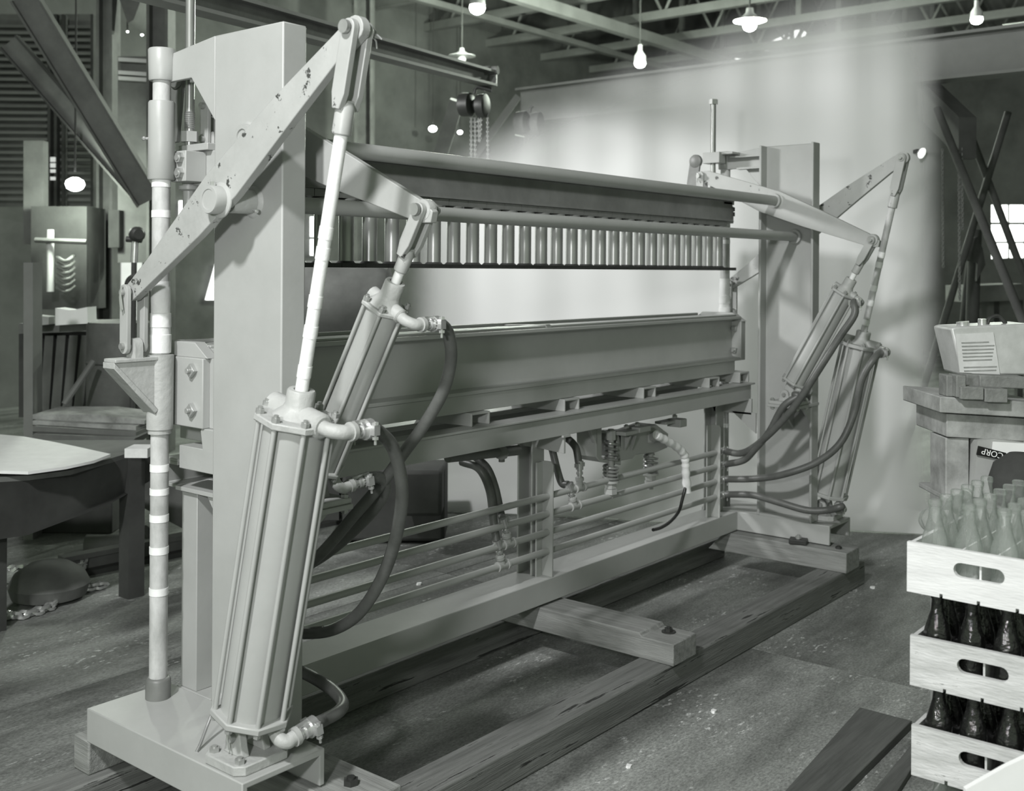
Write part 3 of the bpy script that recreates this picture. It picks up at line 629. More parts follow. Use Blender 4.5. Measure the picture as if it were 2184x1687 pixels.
hp(FR['obF'], [(1795, 1080), (1765, 1088), (1720, 1088), (1660, 1071), (1605, 1056)], 0, [5.06, 5.09, 5.13, 5.2, 5.3], .0165, FE[3])
# hoses dropping from the shelf to the pipe tees
U1 = Vector((-.35, 0, .93)).normalized(); U2 = Vector((0, 0, 1)); U3 = Vector((-.45, 0, .9)).normalized()
def xat(px, py): return PX(px, py, y=PY).x
q = tee(PIPES[3], xat(1072, 1200), pz[3], U1)
hose([q, PX(1052, 1105, d=depth(q) + .02), PX(1044, 1045, d=depth(q) + .02), PX(1022, 1000, d=depth(q) + .03), PX(985, 985, d=depth(q) + .1)], .0155)
q = tee(PIPES[2], xat(1085, 1158), pz[2], U1)
hose([q, PX(1068, 1095, d=depth(q) + .03), PX(1056, 1040, d=depth(q) + .04), PX(1040, 1000, d=depth(q) + .05), PX(1015, 975, d=depth(q) + .1)], .0155)
q = tee(PIPES[0], xat(1236, 1036), pz[0], U2)
hose([q, PX(1234, 985, d=depth(q)), PX(1228, 955, d=depth(q) + .02), PX(1210, 935, d=depth(q) + .05), PX(1190, 925, d=depth(q) + .1)], .0155)
q = tee(PIPES[1], xat(1226, 1076), pz[1], U3)
hose([q, PX(1198, 1030, d=depth(q) + .02), PX(1188, 1000, d=depth(q) + .03), PX(1178, 960, d=depth(q) + .05), PX(1170, 935, d=depth(q) + .08)], .0155)
# valve manifold under the shelf left of the post
mf = part(MB().cyl(PX(955, 975, y=2.66), PX(1105, 960, y=2.66), .02, 14), 'valve_manifold', 'dark')
part(MB().cyl(PX(1070, 966, y=2.64), PX(1070, 966, y=2.70), .028, 8).cyl(PX(1070, 985, y=2.66), PX(1070, 950, y=2.66), .012, 8), 'manifold_cock', 'dark', parent=mf)
# spring suspended vibrator under the shelf
SV = PX(1305, 900, y=2.60); sx0 = SV.x; dS = depth(SV)
vb = MB()
zt0 = .862
def sp(px, py, y=2.60): return PX(px, py, y=y)
hs = MB()
hs.prism([sp(1270, 905), sp(1272, 975), sp(1280, 985), sp(1325, 992), sp(1325, 925), sp(1316, 925), sp(1316, 978), sp(1288, 980), sp(1284, 975), sp(1284, 905)], (0, .10, 0))
hs.prism([sp(1258, 915), sp(1275, 955), sp(1275, 905)], (0, .02, 0))
hs.prism([sp(1316, 922), sp(1316, 985), sp(1350, 978), sp(1356, 970), sp(1400, 965), sp(1424, 955), sp(1426, 925), sp(1400, 905), sp(1360, 920)], (0, .11, 0))
vib = part(hs, 'spring_housing', 'paint', bevel=.004)
part(MB().lathe(sp(1378, 945, 2.63), (0, 0, 1), [(0, .035), (.01, .045), (.06, .045), (.07, .035)], 24).cyl(sp(1385, 935, 2.62), sp(1402, 928, 2.55), .022, 16), 'valve_body', 'paint', parent=vib)
part(MB().obox(sp(1335, 922, 2.57), (.05, 0, 0), (0, .03, 0), (0, 0, .008)).obox(sp(1362, 914, 2.57), (.045, 0, 0), (0, .035, 0), (0, 0, .011)), 'mounting_pad', 'paint', parent=vib, bevel=.002)
part(MB().obox(sp(1444, 901, 2.6), (.03, 0, 0), (0, .035, 0), (0, 0, .018)).obox(sp(1430, 898, 2.62), (.09, 0, 0), (0, .03, 0), (0, 0, .006)), 'mounting_pad', 'paint', parent=vib, bevel=.002)
for (a, b) in ((1359, 908), (1439, 891), (1336, 913)):
    nb = MB(); hexnut(nb, sp(a, b, 2.56), (0, 0, 1), .012, .012, .004); part(nb, 'hex_bolt', 'bolt', parent=vib)
for rib in ((1333, 1345), (1347, 1356)):
    part(MB().prism([sp(rib[0], 930, 2.59), sp(rib[1], 930, 2.56), sp(rib[0], 960, 2.59)], (.006, .0, 0)), 'rib', 'paint', parent=vib)
def spring(c, ztop, zbot, r, wire, turns):
    pts = [Vector((c.x + r * math.cos(t), c.y + r * math.sin(t), ztop + (zbot - ztop) * t / (turns * 2 * math.pi))) for t in [turns * 2 * math.pi * i / (turns * 14) for i in range(int(turns * 14) + 1)]]
    return MB().tube(pts, wire, 8)
for (cx_, yy, segs) in ((1303, 2.60, ((938, 982), (992, 1022))), (1388, 2.64, ((970, 1006),))):
    c0 = sp(cx_, 950, yy)
    for (a, b) in segs:
        part(spring(c0, sp(cx_, a, yy).z, sp(cx_, b, yy).z, .030 if a > 960 else .024, .0058, 4), 'coil_spring', 'steel', parent=vib)
    zb = sp(cx_, segs[-1][1] + 2, yy).z
    nb = MB().cyl((c0.x, c0.y, sp(cx_, 915, yy).z), (c0.x, c0.y, zb - .075), .013, 14)
    nb.cyl((c0.x, c0.y, zb), (c0.x, c0.y, zb - .01), .036, 20).cyl((c0.x, c0.y, zb - .01), (c0.x, c0.y, zb - .034), .025, 6).cyl((c0.x, c0.y, zb - .036), (c0.x, c0.y, zb - .058), .028, 6)
    part(nb, 'spring_bolt', 'paint', parent=vib)
part(MB().cyl(sp(1303, 918), sp(1303, 938), .021, 6), 'spring_nut', 'paint', parent=vib)
part(MB().tube(spline([PX(478, 1470, z=.42), PX(462, 1500, z=.38), PX(443, 1545, z=.34), PX(428, 1585, z=.31), PX(419, 1604, z=.298)], 8), .0042, 8), 'drain_tube', 'bright')
# taped air line with a black tube coming out of it
ta = [sp(1400, 928, 2.55), sp(1418, 938, 2.545), sp(1442, 952, 2.54), sp(1458, 968, 2.535), sp(1462, 985, 2.535), sp(1463, 1010, 2.535), sp(1466, 1050, 2.535)]
th = part(MB().tube(spline(ta, 6), .02, 12, rs=[.017 + .004 * math.sin(i * .9) ** 2 for i in range(37)]), 'taped_air_line', 'taper')
part(MB().tube(spline([sp(1462, 1040, 2.535), sp(1456, 1062, 2.535), sp(1448, 1090, 2.53), (sp(1430, 1112, 2.52)), sp(1410, 1125, 2.51), sp(1393, 1130, 2.50)], 8), .0075, 10), 'black_tube', 'black', parent=th)
# ================================================================ building shell (structure)
XW, YW, ZR = 21.0, 11.5, 8.3
wf = struct(MB().box(XW, XW + .2, -6, YW, 0, ZR).build('wall_far', 'wall'))
wb_ = struct(MB().box(-6, XW, YW, YW + .2, 0, ZR).build('wall_left', 'wall'))
wr = struct(MB().box(6, XW, -6.2, -6, 0, ZR).build('wall_right', 'wall'))
ce = struct(MB().box(-6, XW, -6, YW, ZR, ZR + .15).build('ceiling', 'roofm'))
for k in range(12):     # ceiling boards seen as ribs
    MB().box(6, XW, -5.8 + k * 1.45, -5.65 + k * 1.45, ZR - .12, ZR).build('roof_purlin', 'truss', ce)
# trusses across the shop, bottom chord at 5.1 m
for k in range(-1, 7):
    X = 12 + 1.45 * k; zb, zt = 5.1, 7.9
    tr = struct(bpy.data.objects.new('roof_truss', None)); COL.objects.link(tr); tr.location = (X, 0, zb); WL[tr.name] = Vector((X, 0, zb))
    MB().box(X - .05, X + .05, -5.9, YW, zb, zb + .12).build('bottom_chord', 'truss', tr)
    MB().box(X - .05, X + .05, -5.9, YW, zt - .12, zt).build('top_chord', 'truss', tr)
    y = -5.8; up_ = True; i = 0
    while y < YW - 1.5:
        y2 = y + 1.4
        a, b = ((X, y, zb + .06), (X, y2, zt - .06)) if up_ else ((X, y, zt - .06), (X, y2, zb + .06))
        MB().cyl(a, b, .022, 6).build('diagonal', 'truss', tr)
        if i % 2 == 0: MB().box(X - .03, X + .03, y2 - .04, y2 + .04, zb, zt).build('strut', 'truss', tr)
        y = y2; up_ = not up_; i += 1
n_tr = 0
for (a, b) in ((867, 68), (1067, 40.5)):
    p = PX(a, b, z=5.1)
    n_tr += 1
    struct(MB().box(9.5, XW, p.y - .05, p.y + .05, 5.02, 5.1).build('trim_%d' % n_tr, 'truss'))
p = PX(1282, 37, z=4.9); n_tr += 1
struct(MB().box(9.0, XW, p.y - .06, p.y + .06, 4.75, 4.9).build('trim_%d' % n_tr, 'truss'))
# clerestory panes high in the far wall
def window(n, polys, x, mt='pane', bars=()):
    ps = [[PX(a, b, x=x) for a, b in q] for q in polys]
    w_ = bpy.data.objects.new('window_%d' % n, None); COL.objects.link(w_); struct(w_); w_.location = ps[0][0]; WL[w_.name] = Vector(ps[0][0])
    for q in ps: MB().prism(q, (.03, 0, 0)).build('pane', mt, w_)
    for (a, b, c, d) in bars: MB().tube([PX(a, b, x=x - .03), PX(c, d, x=x - .03)], .045, 6).build('glazing_bar', 'bg1', w_)
window(1, [[(1209, 64), (1262, 57), (1262, 38), (1242, 32), (1212, 50)], [(1272, 30), (1272, 18), (1290, 8), (1309, 16), (1309, 32), (1290, 36)], [(1187, 66), (1199, 66), (1199, 58)], [(1271, 52), (1285, 46), (1284, 41), (1271, 40)], [(1214, 77), (1235, 72), (1228, 79)]], XW - .1, bars=((1222, 62, 1246, 32), (1238, 36, 1262, 52), (1205, 54, 1300, 40)))
window(2, [[(1236, 88), (1262, 80), (1262, 68), (1240, 82)], [(1271, 77), (1297, 64), (1272, 67)], [(1591, 150), (1617, 138), (1600, 138)], [(1635, 128), (1676, 115), (1650, 117)], [(1692, 100), (1725, 91), (1725, 82), (1700, 92)]], XW - .1, 'paned')
window(3, [[(1504, 159), (1558, 148), (1558, 136), (1530, 145)], [(1568, 141), (1592, 132), (1590, 127), (1568, 124)], [(1600, 112), (1624, 107), (1624, 99)], [(1632, 108), (1683, 97), (1683, 71), (1632, 94)], [(1690, 85), (1725, 72), (1708, 63), (1690, 66)]], XW - .1, bars=((1540, 156, 1556, 134), (1532, 146, 1552, 158), (1660, 102, 1682, 72), (1640, 90, 1684, 104), (1700, 84, 1712, 62)))
# window with panes in the wall at right
window(4, [[(2114, 437), (2148, 437), (2148, 474), (2114, 474)], [(2114, 479), (2148, 479), (2148, 515), (2114, 515)], [(2114, 519), (2148, 519), (2148, 550), (2114, 552)], [(2153, 437), (2182, 437), (2182, 474), (2153, 474)], [(2153, 479), (2182, 479), (2182, 515), (2153, 515)], [(2153, 519), (2182, 519), (2182, 550), (2153, 550)]], 15.0)
# bright door and window openings behind the press at left
def ywindow(n, polys, y, mt='pane'):
    ps = [[PX(a, b, y=y) for a, b in q] for q in polys]
    w_ = bpy.data.objects.new('window_%d' % n, None); COL.objects.link(w_); struct(w_); w_.location = ps[0][0]; WL[w_.name] = Vector(ps[0][0])
    for q in ps: MB().prism(q, (0, .03, 0)).build('pane', mt, w_)
ywindow(5, [[(259, 546), (303, 546), (303, 620), (259, 620)], [(258, 624), (303, 624), (303, 705), (262, 700)]], YW - .1, 'paned')
ywindow(6, [[(384, 428), (402, 428), (402, 480), (384, 480)], [(440, 640), (476, 640), (476, 560), (462, 560)], [(664, 462), (681, 462), (681, 505), (664, 505)], [(664, 510), (681, 510), (681, 545), (664, 545)]], YW - .1, 'pane')
# crane girder and panelled upper wall at right
n_tr += 1
g = struct(MB().box(12.0, 12.25, -6, 3.2, 3.62, 4.0).build('trim_%d' % n_tr, 'bg2')); n_tr += 1
g = struct(MB().box(11.9, 12.35, -6, 3.2, 4.0, 4.06).build('trim_%d' % n_tr, 'truss')); n_tr += 1
g = struct(MB().box(15.02, 15.15, -6, 1.4, 0, 4.4).build('trim_%d' % n_tr, 'wall'))

# ================================================================ white backdrop cloth
A = PX(862, 1062, z=0); Bp = PX(2012, 1118, z=0)
U, V = 60, 26
vs, fs, uvs = [], [], []
dirv = (Bp - A); nrm = Vector((dirv.y, -dirv.x, 0)).normalized()
if nrm.dot(EYEP - A) < 0: nrm = -nrm
random.seed(3)
for j in range(V + 1):
    v = j / V
    for i in range(U + 1):
        u = i / U
        top = 2.35 + 1.0 * min(1, max(0, (u - .05) / .75)) 
        z = .012 + v * top
        f = .016 * math.sin(u * 31 + .7 * v) * (.35 + .65 * v) + .010 * math.sin(u * 67 + 2 + v) * v + .02 * math.sin(u * 13 + v * 4)
        p = A + dirv * u + nrm * (f + (.35 * (1 - v / .12) ** 2 if v < .12 else 0)) 
        vs.append((p.x, p.y, z)); uvs.append((u, v))
for j in range(V):
    for i in range(U): fs.append((j * (U + 1) + i, j * (U + 1) + i + 1, (j + 1) * (U + 1) + i + 1, (j + 1) * (U + 1) + i))
sh_ = MB().add(vs, fs).build('backdrop_sheet', 'sheet')
uvl = sh_.data.uv_layers.new(name='UVMap')
for lp in sh_.data.loops: uvl.data[lp.index].uv = uvs[lp.vertex_index]
so = sh_.modifiers.new('thickness', 'SOLIDIFY'); so.thickness = .002
tag(sh_, 'large white cloth backdrop hanging in soft folds behind the far end of the press', 'cloth')

# ================================================================ pendant lamps
def pendant(px, py, d, dia, wide, label, glow='glow', watts=0, cup=True):
    c = PX(px, py, d=d); r = dia / 2 * d / F
    t = thing('pendant_lamp', label, 'lamp', c, 'pendant lamps under the roof')
    mb = MB().lathe(c - UP * r * .55, UP, [(0, r * .35), (.25 * r, r * .8), (r * .7, r), (r * 1.1, r * .85), (r * 1.4, r * .35)], 20); mb.build('bulb', glow, t)
    if wide:
        R = wide / 2 * d / F
        MB().lathe(c + UP * r * .9, UP, [(0, R), (r * .12, R * .98), (r * .5, R * .55), (r * 1.2, r * .6), (r * 1.9, r * .5), (r * 1.9, .02), (r * 1.1, r * .45), (r * .45, R * .5), (r * .06, R * .95)], 32).build('shade', 'shade', t)
    elif cup:
        MB().lathe(c + UP * r * .5, UP, [(0, r * 1.02), (r * .9, r * .95), (r * 1.8, r * .4), (r * 2.8, r * .35), (r * 2.8, .01)], 20).build('shade', 'shade', t)
    MB().cyl(c + UP * r * 1.5, (c.x, c.y, ZR), .008, 6).build('cord', 'bg3', t)
    if watts:
        ld = bpy.data.lights.new('bulb_light', 'POINT'); ld.energy = watts * 2.6; ld.color = (.91, 1, .87); ld.shadow_soft_size = .08
        lo2 = bpy.data.objects.new('bulb_light', ld); COL.objects.link(lo2); lo2.location = c - UP * (r * .8 + .05); WL[lo2.name] = Vector(lo2.location); adopt(lo2, t)
pendant(1018, 20, 11.5, 34, 0, 'pear shaped lamp glowing above the chain hoist', 'glows', 160)
pendant(1365, 137, 12.5, 25, 0, 'lamp on a white socket above the middle of the press', 'glow', 110)
pendant(1599, 58, 11.0, 29, 70, 'glowing lamp with a wide flat round shade above the cloth', 'glows', 160)
pendant(2083, 44, 10.5, 26, 0, 'bright lamp at the top right above the trestle', 'glow', 45)
pendant(985, 128, 13.0, 18, 58, 'lamp with a wide pale disc shade behind the jib beam', 'shade')
pendant(923, 276, 16.0, 18, 0, 'small glowing lamp low to the left of the chain hoist', 'glow', cup=False)
pendant(931, 292, 17.5, 12, 0, 'smaller glowing lamp just below another by the gantry leg', 'glow', cup=False)
pendant(981, 283, 17.0, 11, 0, 'tiny glowing lamp beside the hanging hoist chains', 'glow', cup=False)
pendant(160, 396, 8.2, 40, 0, 'glaring round work lamp among the dark columns at left', 'glows', 22, cup=False)
pendant(247, 63, 9.5, 7, 0, 'tiny bright lamp high at left, leftmost of three specks', 'glow', cup=False)
pendant(272, 68, 10.0, 5, 0, 'tiny dim lamp high at left, middle of three specks', 'glow', cup=False)
pendant(303, 75, 10.3, 6, 0, 'tiny dim lamp high at left, rightmost of three specks', 'glow', cup=False)
us_ = (1967 - 862) / (2012 - 862.0)
wl = PX(1967, 327, d=depth(A + dirv * .962) - .06)
cl_ = thing('clip_lamp', 'small round reflector lamp shining against the cloth beside the far lever', 'lamp', wl)
ld_ = (-FW * .75 + R0 * .5 - UP * .35)
MB().lathe(wl - ld_.normalized() * .03, ld_, [(0, .01), (.01, .02), (.026, .036), (.028, .034), (.012, .018)], 24).build('reflector', 'shade', cl_)
MB().lathe(wl - ld_.normalized() * .01, ld_, [(0, .006), (.004, .016), (.009, .016), (.012, .006)], 14).build('bulb', 'glow', cl_)
MB().obox(wl - ld_.normalized() * .045, R0 * .008, FW * .03, UP * .01).build('clip', 'bg3', cl_)
# ================================================================ jib beam with chain hoist
D1 = 7.2
def seg(px0, px1, d0, d1, up_px0, up_px1): pass
e0, e1 = PX(1046, 182, d=D1), PX(770, 112, d=D1 - 1.6)
tb0, tb1 = PX(1052, 154, d=D1), PX(770, 66, d=D1 - 1.6)
jb = thing('jib_beam', 'dark overhead jib beam reaching to the chain hoist', 'beam', PX(900, 150, d=6.5), None)
ax = (e1 - e0); hgt = (tb0 - e0).z
far_e = e0 + ax * 2.2
sd = ax.cross(UP).normalized()
MB().obox((e0 + far_e) / 2 + UP * hgt / 2, ax * 1.1, sd * .008, UP * hgt / 2).build('web', 'bg1', jb)
MB().obox((e0 + far_e) / 2 + UP * hgt, ax * 1.1, sd * .05, UP * .008).build('top_flange', 'truss', jb)
MB().obox((e0 + far_e) / 2, ax * 1.1, sd * .05, UP * .008).build('bottom_flange', 'truss', jb)
MB().obox(e0 + UP * hgt / 2, ax.normalized() * .006, sd * .045, UP * hgt * .5).build('end_stop', 'shade', jb)
def hoist(cx, cy, d, s, mt, label, chains, mt2='bright'):
    c = PX(cx, cy, d=d); k = s * d / F
    t = thing('chain_hoist', label, 'hoist', c)
    R = R0; a = (R * .93 - FW * .37).normalized()
    P = lambda px, py: PX(cx + px, cy + py, d=d)
    MB().lathe(P(-30 * s, 0), a, [(0, 10 * k), (4 * k, 24 * k), (10 * k, 25 * k), (26 * k, 25 * k), (30 * k, 20 * k)], 28).build('gear_case', mt, t)
    MB().lathe(P(8 * s, 2 * s), a, [(0, 14 * k), (2 * k, 24 * k), (12 * k, 26 * k), (20 * k, 25 * k), (22 * k, 18 * k)], 28).build('hand_wheel', mt, t)
    MB().cyl(P(-4 * s, 0), P(14 * s, 3 * s), 13 * k, 16).build('hub', mt, t)
    MB().tube([P(2 * s, -24 * s), P(4 * s, -34 * s), P(9 * s, -38 * s)], 3.5 * k, 8).build('hook', mt, t)
    for (x0, y0, x1, y1) in chains:
        ch = MB(); chain_mb(ch, [P(x0 * s, y0 * s), P(x1 * s, y1 * s)], 6.5 * k, 1.2 * k); ch.build('chain', mt2, t)
    return t, P, k
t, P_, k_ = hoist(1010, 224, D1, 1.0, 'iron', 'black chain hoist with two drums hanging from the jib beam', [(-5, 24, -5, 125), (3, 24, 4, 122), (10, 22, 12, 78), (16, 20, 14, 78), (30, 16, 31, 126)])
nrS = sd if sd.dot(FW) < 0 else -sd
P0_ = P_
P_ = lambda a, b: P0_(a, b) + nrS * .09
for dx in (0, 12): MB().lathe(P_(-2 + dx * 1.5, -72), sd, [(-.03, 9 * k_), (.03, 9 * k_)], 18).build('trolley_wheel', 'bg2', t)
MB().prism([P_(-14, -68), P_(20, -60), P_(22, -52), P_(12, -38), P_(10, -28), P_(2, -28), P_(0, -38), P_(-14, -58)], sd * .02).build('trolley_plate', 'bg2', t)
MB().cyl(P_(-18, -38), P_(12, -30), 5 * k_, 10).build('trolley_pin', 'iron', t)
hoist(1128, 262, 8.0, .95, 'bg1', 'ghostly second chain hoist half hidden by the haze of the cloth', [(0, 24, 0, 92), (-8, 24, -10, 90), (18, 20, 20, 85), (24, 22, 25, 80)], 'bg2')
hang = PX(1128, 205, d=8.0)
# ================================================================ gantry: girder and A-frame legs
ga = thing('gantry_frame', 'steel gantry with long girder and splayed legs behind the cloth', 'gantry', PX(1000, 900, d=10))
def gbar(a, b, r, mt='bg2', name='leg'):
    MB().tube([a, b], r, 8).build(name, mt, ga)
def gsq(px0, py0, d0, px1, py1, d1, wpx, mt, name):
    a, b = PX(px0, py0, d=d0), PX(px1, py1, d=d1); h = wpx / 2 * d0 / F
    ax = (b - a); n = ax.cross(FW).normalized(); f = ax.cross(n).normalized()
    MB().obox((a + b) / 2, ax / 2, n * h, f * h * .6).build(name, mt, ga)
gl, gr_ = PX(1112, 228, y=5.9), PX(1112, 228, y=5.9) - Vector((0, 5.6, 0))
d_g = depth(gl)
MB().box(gl.x - .012, gl.x + .012, gl.y - 4.9, gl.y, gl.z - .13, gl.z + .13).build('girder', 'truss', ga)
MB().box(gl.x - .09, gl.x + .09, gl.y - 4.9, gl.y, gl.z + .13, gl.z + .15).build('girder_flange', 'truss', ga)
MB().box(gl.x - .09, gl.x + .09, gl.y - 4.9, gl.y, gl.z - .15, gl.z - .13).build('girder_flange', 'truss', ga)
gsq(1105, 206, d_g, 905, 480, d_g - .3, 15, 'truss', 'brace')
gsq(975, 215, d_g, 900, 460, d_g + .4, 30, 'bg2', 'leg')
gsq(1018, 260, d_g + .2, 1075, 520, d_g - .6, 28, 'bg2', 'leg')
gsq(1110, 290, d_g + .3, 1060, 520, d_g + .6, 24, 'bg2', 'leg')
# tubular gantry at right
gt = thing('pipe_gantry', 'dark pipe A-frames carrying a short beam with hanging chains at right', 'gantry', PX(2080, 1000, d=7.5))
def gp(px0, py0, d0, px1, py1, d1, wpx, name='pipe_leg', mt='bg3'):
    a, b = PX(px0, py0, d=d0), PX(px1, py1, d=d1); r = wpx / 2 * d0 / F
    b = a + (b - a) * ((a.z - .002) / (a.z - b.z))      # carried on down to the floor
    MB().cyl(a, b, r, 14).build(name, mt, gt)
gp(1998, 232, 7.0, 2184, 690, 6.2, 17)
gp(2064, 270, 7.6, 2184, 590, 7.4, 15)
gp(2150, 240, 7.6, 2042, 590, 7.4, 15)
a, b = PX(1975, 165, d=7.4), PX(2064, 250, d=6.9)
axx = (b - a); nn = axx.cross(UP).normalized()
MB().obox((a + b) / 2 - UP * .13, axx / 2, nn * .06, UP * .13).build('top_beam', 'bg3', gt)
MB().prism([PX(2052, 290, d=7.2), PX(2082, 290, d=7.2), PX(2082, 338, d=7.2), PX(2052, 338, d=7.2)], FW * .1).build('trolley_block', 'bg3', gt)
MB().cyl(PX(2028, 296, d=7.0), PX(2066, 288, d=7.0), .03, 14).build('trolley_drum', 'bg1', gt)
for (x0, y0, x1, y1) in ((2010, 318, 2012, 570), (2045, 318, 2047, 640), (2051, 310, 2053, 490)):
    ch = MB(); chain_mb(ch, [PX(x0, y0, d=6.9), PX(x1, y1, d=6.9)], .022, .004); ch.build('chain', 'bg2', gt)
tp_ = thing('welding_curtain_stand', 'dark cloth draped over a pole stand in front of the right window', 'stand', PX(2080, 1000, d=7.8))
MB().cyl(PX(2080, 490, d=7.8), PX(2062, 1020, d=7.8), .045, 12).build('pole', 'bg3', tp_)
MB().cyl(PX(2076, 495, d=7.9), PX(2020, 1015, d=7.9), .03, 10).build('pole', 'bg3', tp_)
MB().prism([PX(2068, 510, d=7.7), PX(2062, 556, d=7.7), PX(2085, 560, d=7.7), PX(2083, 600, d=7.7), PX(2102, 565, d=7.7), PX(2096, 530, d=7.7), PX(2084, 505, d=7.7)], FW * .03).build('hanging_cloth', 'cloth', tp_)
bn = thing('workbench', 'dark workbench with shelf under the right hand window', 'bench', PX(2130, 900, d=9.5))
MB().prism([PX(2065, 610, d=9.5), PX(2184, 605, d=9.5), PX(2184, 640, d=9.5), PX(2065, 645, d=9.5)], FW * .5).build('bench_top', 'bg1', bn)
for q in (2075, 2120, 2170): MB().prism([PX(q, 640, d=9.6), PX(q + 12, 640, d=9.6), PX(q + 12, 950, d=9.6), PX(q, 950, d=9.6)], FW * .06).build('leg', 'bg3', bn)
MB().prism([PX(2110, 640, d=9.6), PX(2184, 640, d=9.6), PX(2184, 690, d=9.6), PX(2110, 690, d=9.6)], FW * .3).build('drawer', 'bg1', bn)
# ================================================================ left background
def slab(pxs, d, th, name, mt, parent=None, bevel=0):
    return MB().prism([PX(a, b, d=d) for a, b in pxs], FW * th).build(name, mt, parent, bevel=bevel)
def upright(px, py0, py1, wpx, d, th, name, mt, parent=None):
    return slab([(px - wpx / 2, py0), (px + wpx / 2, py0), (px + wpx / 2, py1), (px - wpx / 2, py1)], d, th, name, mt, parent)
lv = bpy.data.objects.new('window_7', None); COL.objects.link(lv); struct(lv); lv.location = PX(110, 400, d=11); WL[lv.name] = Vector(lv.location)
slab([(-20, 30), (200, 30), (200, 440), (-20, 440)], 11.1, .03, 'pane', 'bg2', lv)
for k in range(27):
    y = 52 + k * 14.2
    slab([(-20, y), (198, y + 2), (198, y + 8), (-20, y + 6)], 11.0, .05, 'louvre_slat', 'truss' if k % 3 else 'bg2', lv)
for q in (104, 118, 134, 196): slab([(q - 3, 30), (q + 3, 30), (q + 3, 440), (q - 3, 440)], 10.9, .08, 'mullion', 'bg3', lv)
for k, (q0, q1) in enumerate(((335, 345), (348, 357), (361, 368), (377, 384))): slab([(107, q0), (117, q0), (117, q1), (107, q1)], 10.85, .02, 'lit_pane', 'paned', lv)
def column(px, w, d, label, mt='bg1', y1=900):
    c = thing('steel_column', label, 'column', PX(px, y1, d=d))
    upright(px - w / 2 + 3, -40, y1, 6, d, .2, 'flange', mt, c); upright(px + w / 2 - 3, -40, y1, 6, d, .2, 'flange', mt, c)
    MB().prism([PX(px - w / 2, -40, d=d + .09), PX(px + w / 2, -40, d=d + .09), PX(px + w / 2, y1, d=d + .09), PX(px - w / 2, y1, d=d + .09)], FW * .02).build('web', mt, c)
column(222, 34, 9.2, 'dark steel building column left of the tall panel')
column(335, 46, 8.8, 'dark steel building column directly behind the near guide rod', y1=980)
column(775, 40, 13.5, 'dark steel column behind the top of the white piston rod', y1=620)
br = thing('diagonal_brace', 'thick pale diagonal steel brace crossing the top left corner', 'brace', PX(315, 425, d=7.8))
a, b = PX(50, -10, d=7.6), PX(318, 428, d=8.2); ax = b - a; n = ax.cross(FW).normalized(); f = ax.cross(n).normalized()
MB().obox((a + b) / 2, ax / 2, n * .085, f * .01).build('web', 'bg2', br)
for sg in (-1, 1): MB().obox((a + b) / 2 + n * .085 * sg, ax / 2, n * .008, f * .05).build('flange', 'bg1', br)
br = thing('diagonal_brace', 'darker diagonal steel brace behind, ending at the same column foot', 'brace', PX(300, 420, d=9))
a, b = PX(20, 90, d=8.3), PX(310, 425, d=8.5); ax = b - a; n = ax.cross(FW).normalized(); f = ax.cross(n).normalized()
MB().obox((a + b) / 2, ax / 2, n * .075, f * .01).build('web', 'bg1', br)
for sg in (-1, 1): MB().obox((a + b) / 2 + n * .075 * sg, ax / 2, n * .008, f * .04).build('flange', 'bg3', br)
hd = thing('hopper', 'pale pointed hopper bottom hanging from the roof at top left', 'hopper', PX(270, 0, d=9))
MB().prism([PX(245, -30, d=9), PX(312, -30, d=9), PX(285, 42, d=9), PX(272, 50, d=9)], FW * .4).build('cone', 'bg2', hd)
# panel board with switch gear
pb = thing('panel_board', 'tall pale wall panel with a dark switch box beside the near lever', 'panel', PX(285, 600, d=9.0))
upright(282, 120, 560, 62, 9.0, .05, 'panel', 'bg2', pb)
slab([(231, 448), (254, 448), (254, 528), (231, 528)], 8.9, .12, 'switch_box', 'bg3', pb)
for yy in (122, 150, 162): slab([(252, yy), (312, yy + 4), (312, yy + 12), (252, yy + 8)], 8.95, .02, 'pale_strip', 'shade', pb)  # pale enamel strips across the panel
vl = thing('pipe_valve', 'black pipe valve with a handwheel and bent pipe beside the link bars', 'valve', PX(285, 1115, d=6.4))
MB().cyl(PX(286, 560, d=6.4), PX(280, 1112, d=6.4), .016, 10).build('riser', 'bg3', vl)
MB().lathe(PX(288, 500, d=6.4), (R0 * .6 - FW * .8), [(0, .03), (.02, .045), (.05, .045), (.07, .03)], 14).build('bonnet', 'iron', vl)
MB().cyl(PX(270, 510, d=6.4), PX(302, 512, d=6.4), .018, 10).build('spindle', 'iron', vl)
MB().cyl(PX(288, 515, d=6.4), PX(286, 560, d=6.4), .02, 10).build('stem', 'bright', vl)
MB().tube(spline([PX(300, 588, d=6.4), PX(285, 590, d=6.4), PX(274, 600, d=6.4), PX(270, 622, d=6.4)], 5), .018, 10).build('bend', 'iron', vl)
rk = thing('boiler_rack', 'dark equipment rack with a pale vertical pipe and coiled tubes at far left', 'rack', PX(130, 700, d=8.6))
slab([(66, 440), (185, 440), (185, 660), (66, 660)], 8.6, .4, 'back_box', 'bg3', rk)
MB().cyl(PX(107, 490, d=8.4), PX(107, 622, d=8.4), .028, 12).build('pipe', 'shade', rk)
for k in range(6): MB().tube(spline([PX(122, 548 + k * 13, d=8.4), PX(140, 557 + k * 13, d=8.3), PX(158, 545 + k * 13, d=8.4)], 5), .014, 8).build('coil', 'truss', rk)
MB().cyl(PX(75, 512, d=8.35), PX(185, 516, d=8.35), .02, 8).build('rail', 'bg1', rk)
slab([(50, 300), (92, 300), (92, 520), (50, 520)], 8.8, .1, 'side_panel', 'bg2', rk)
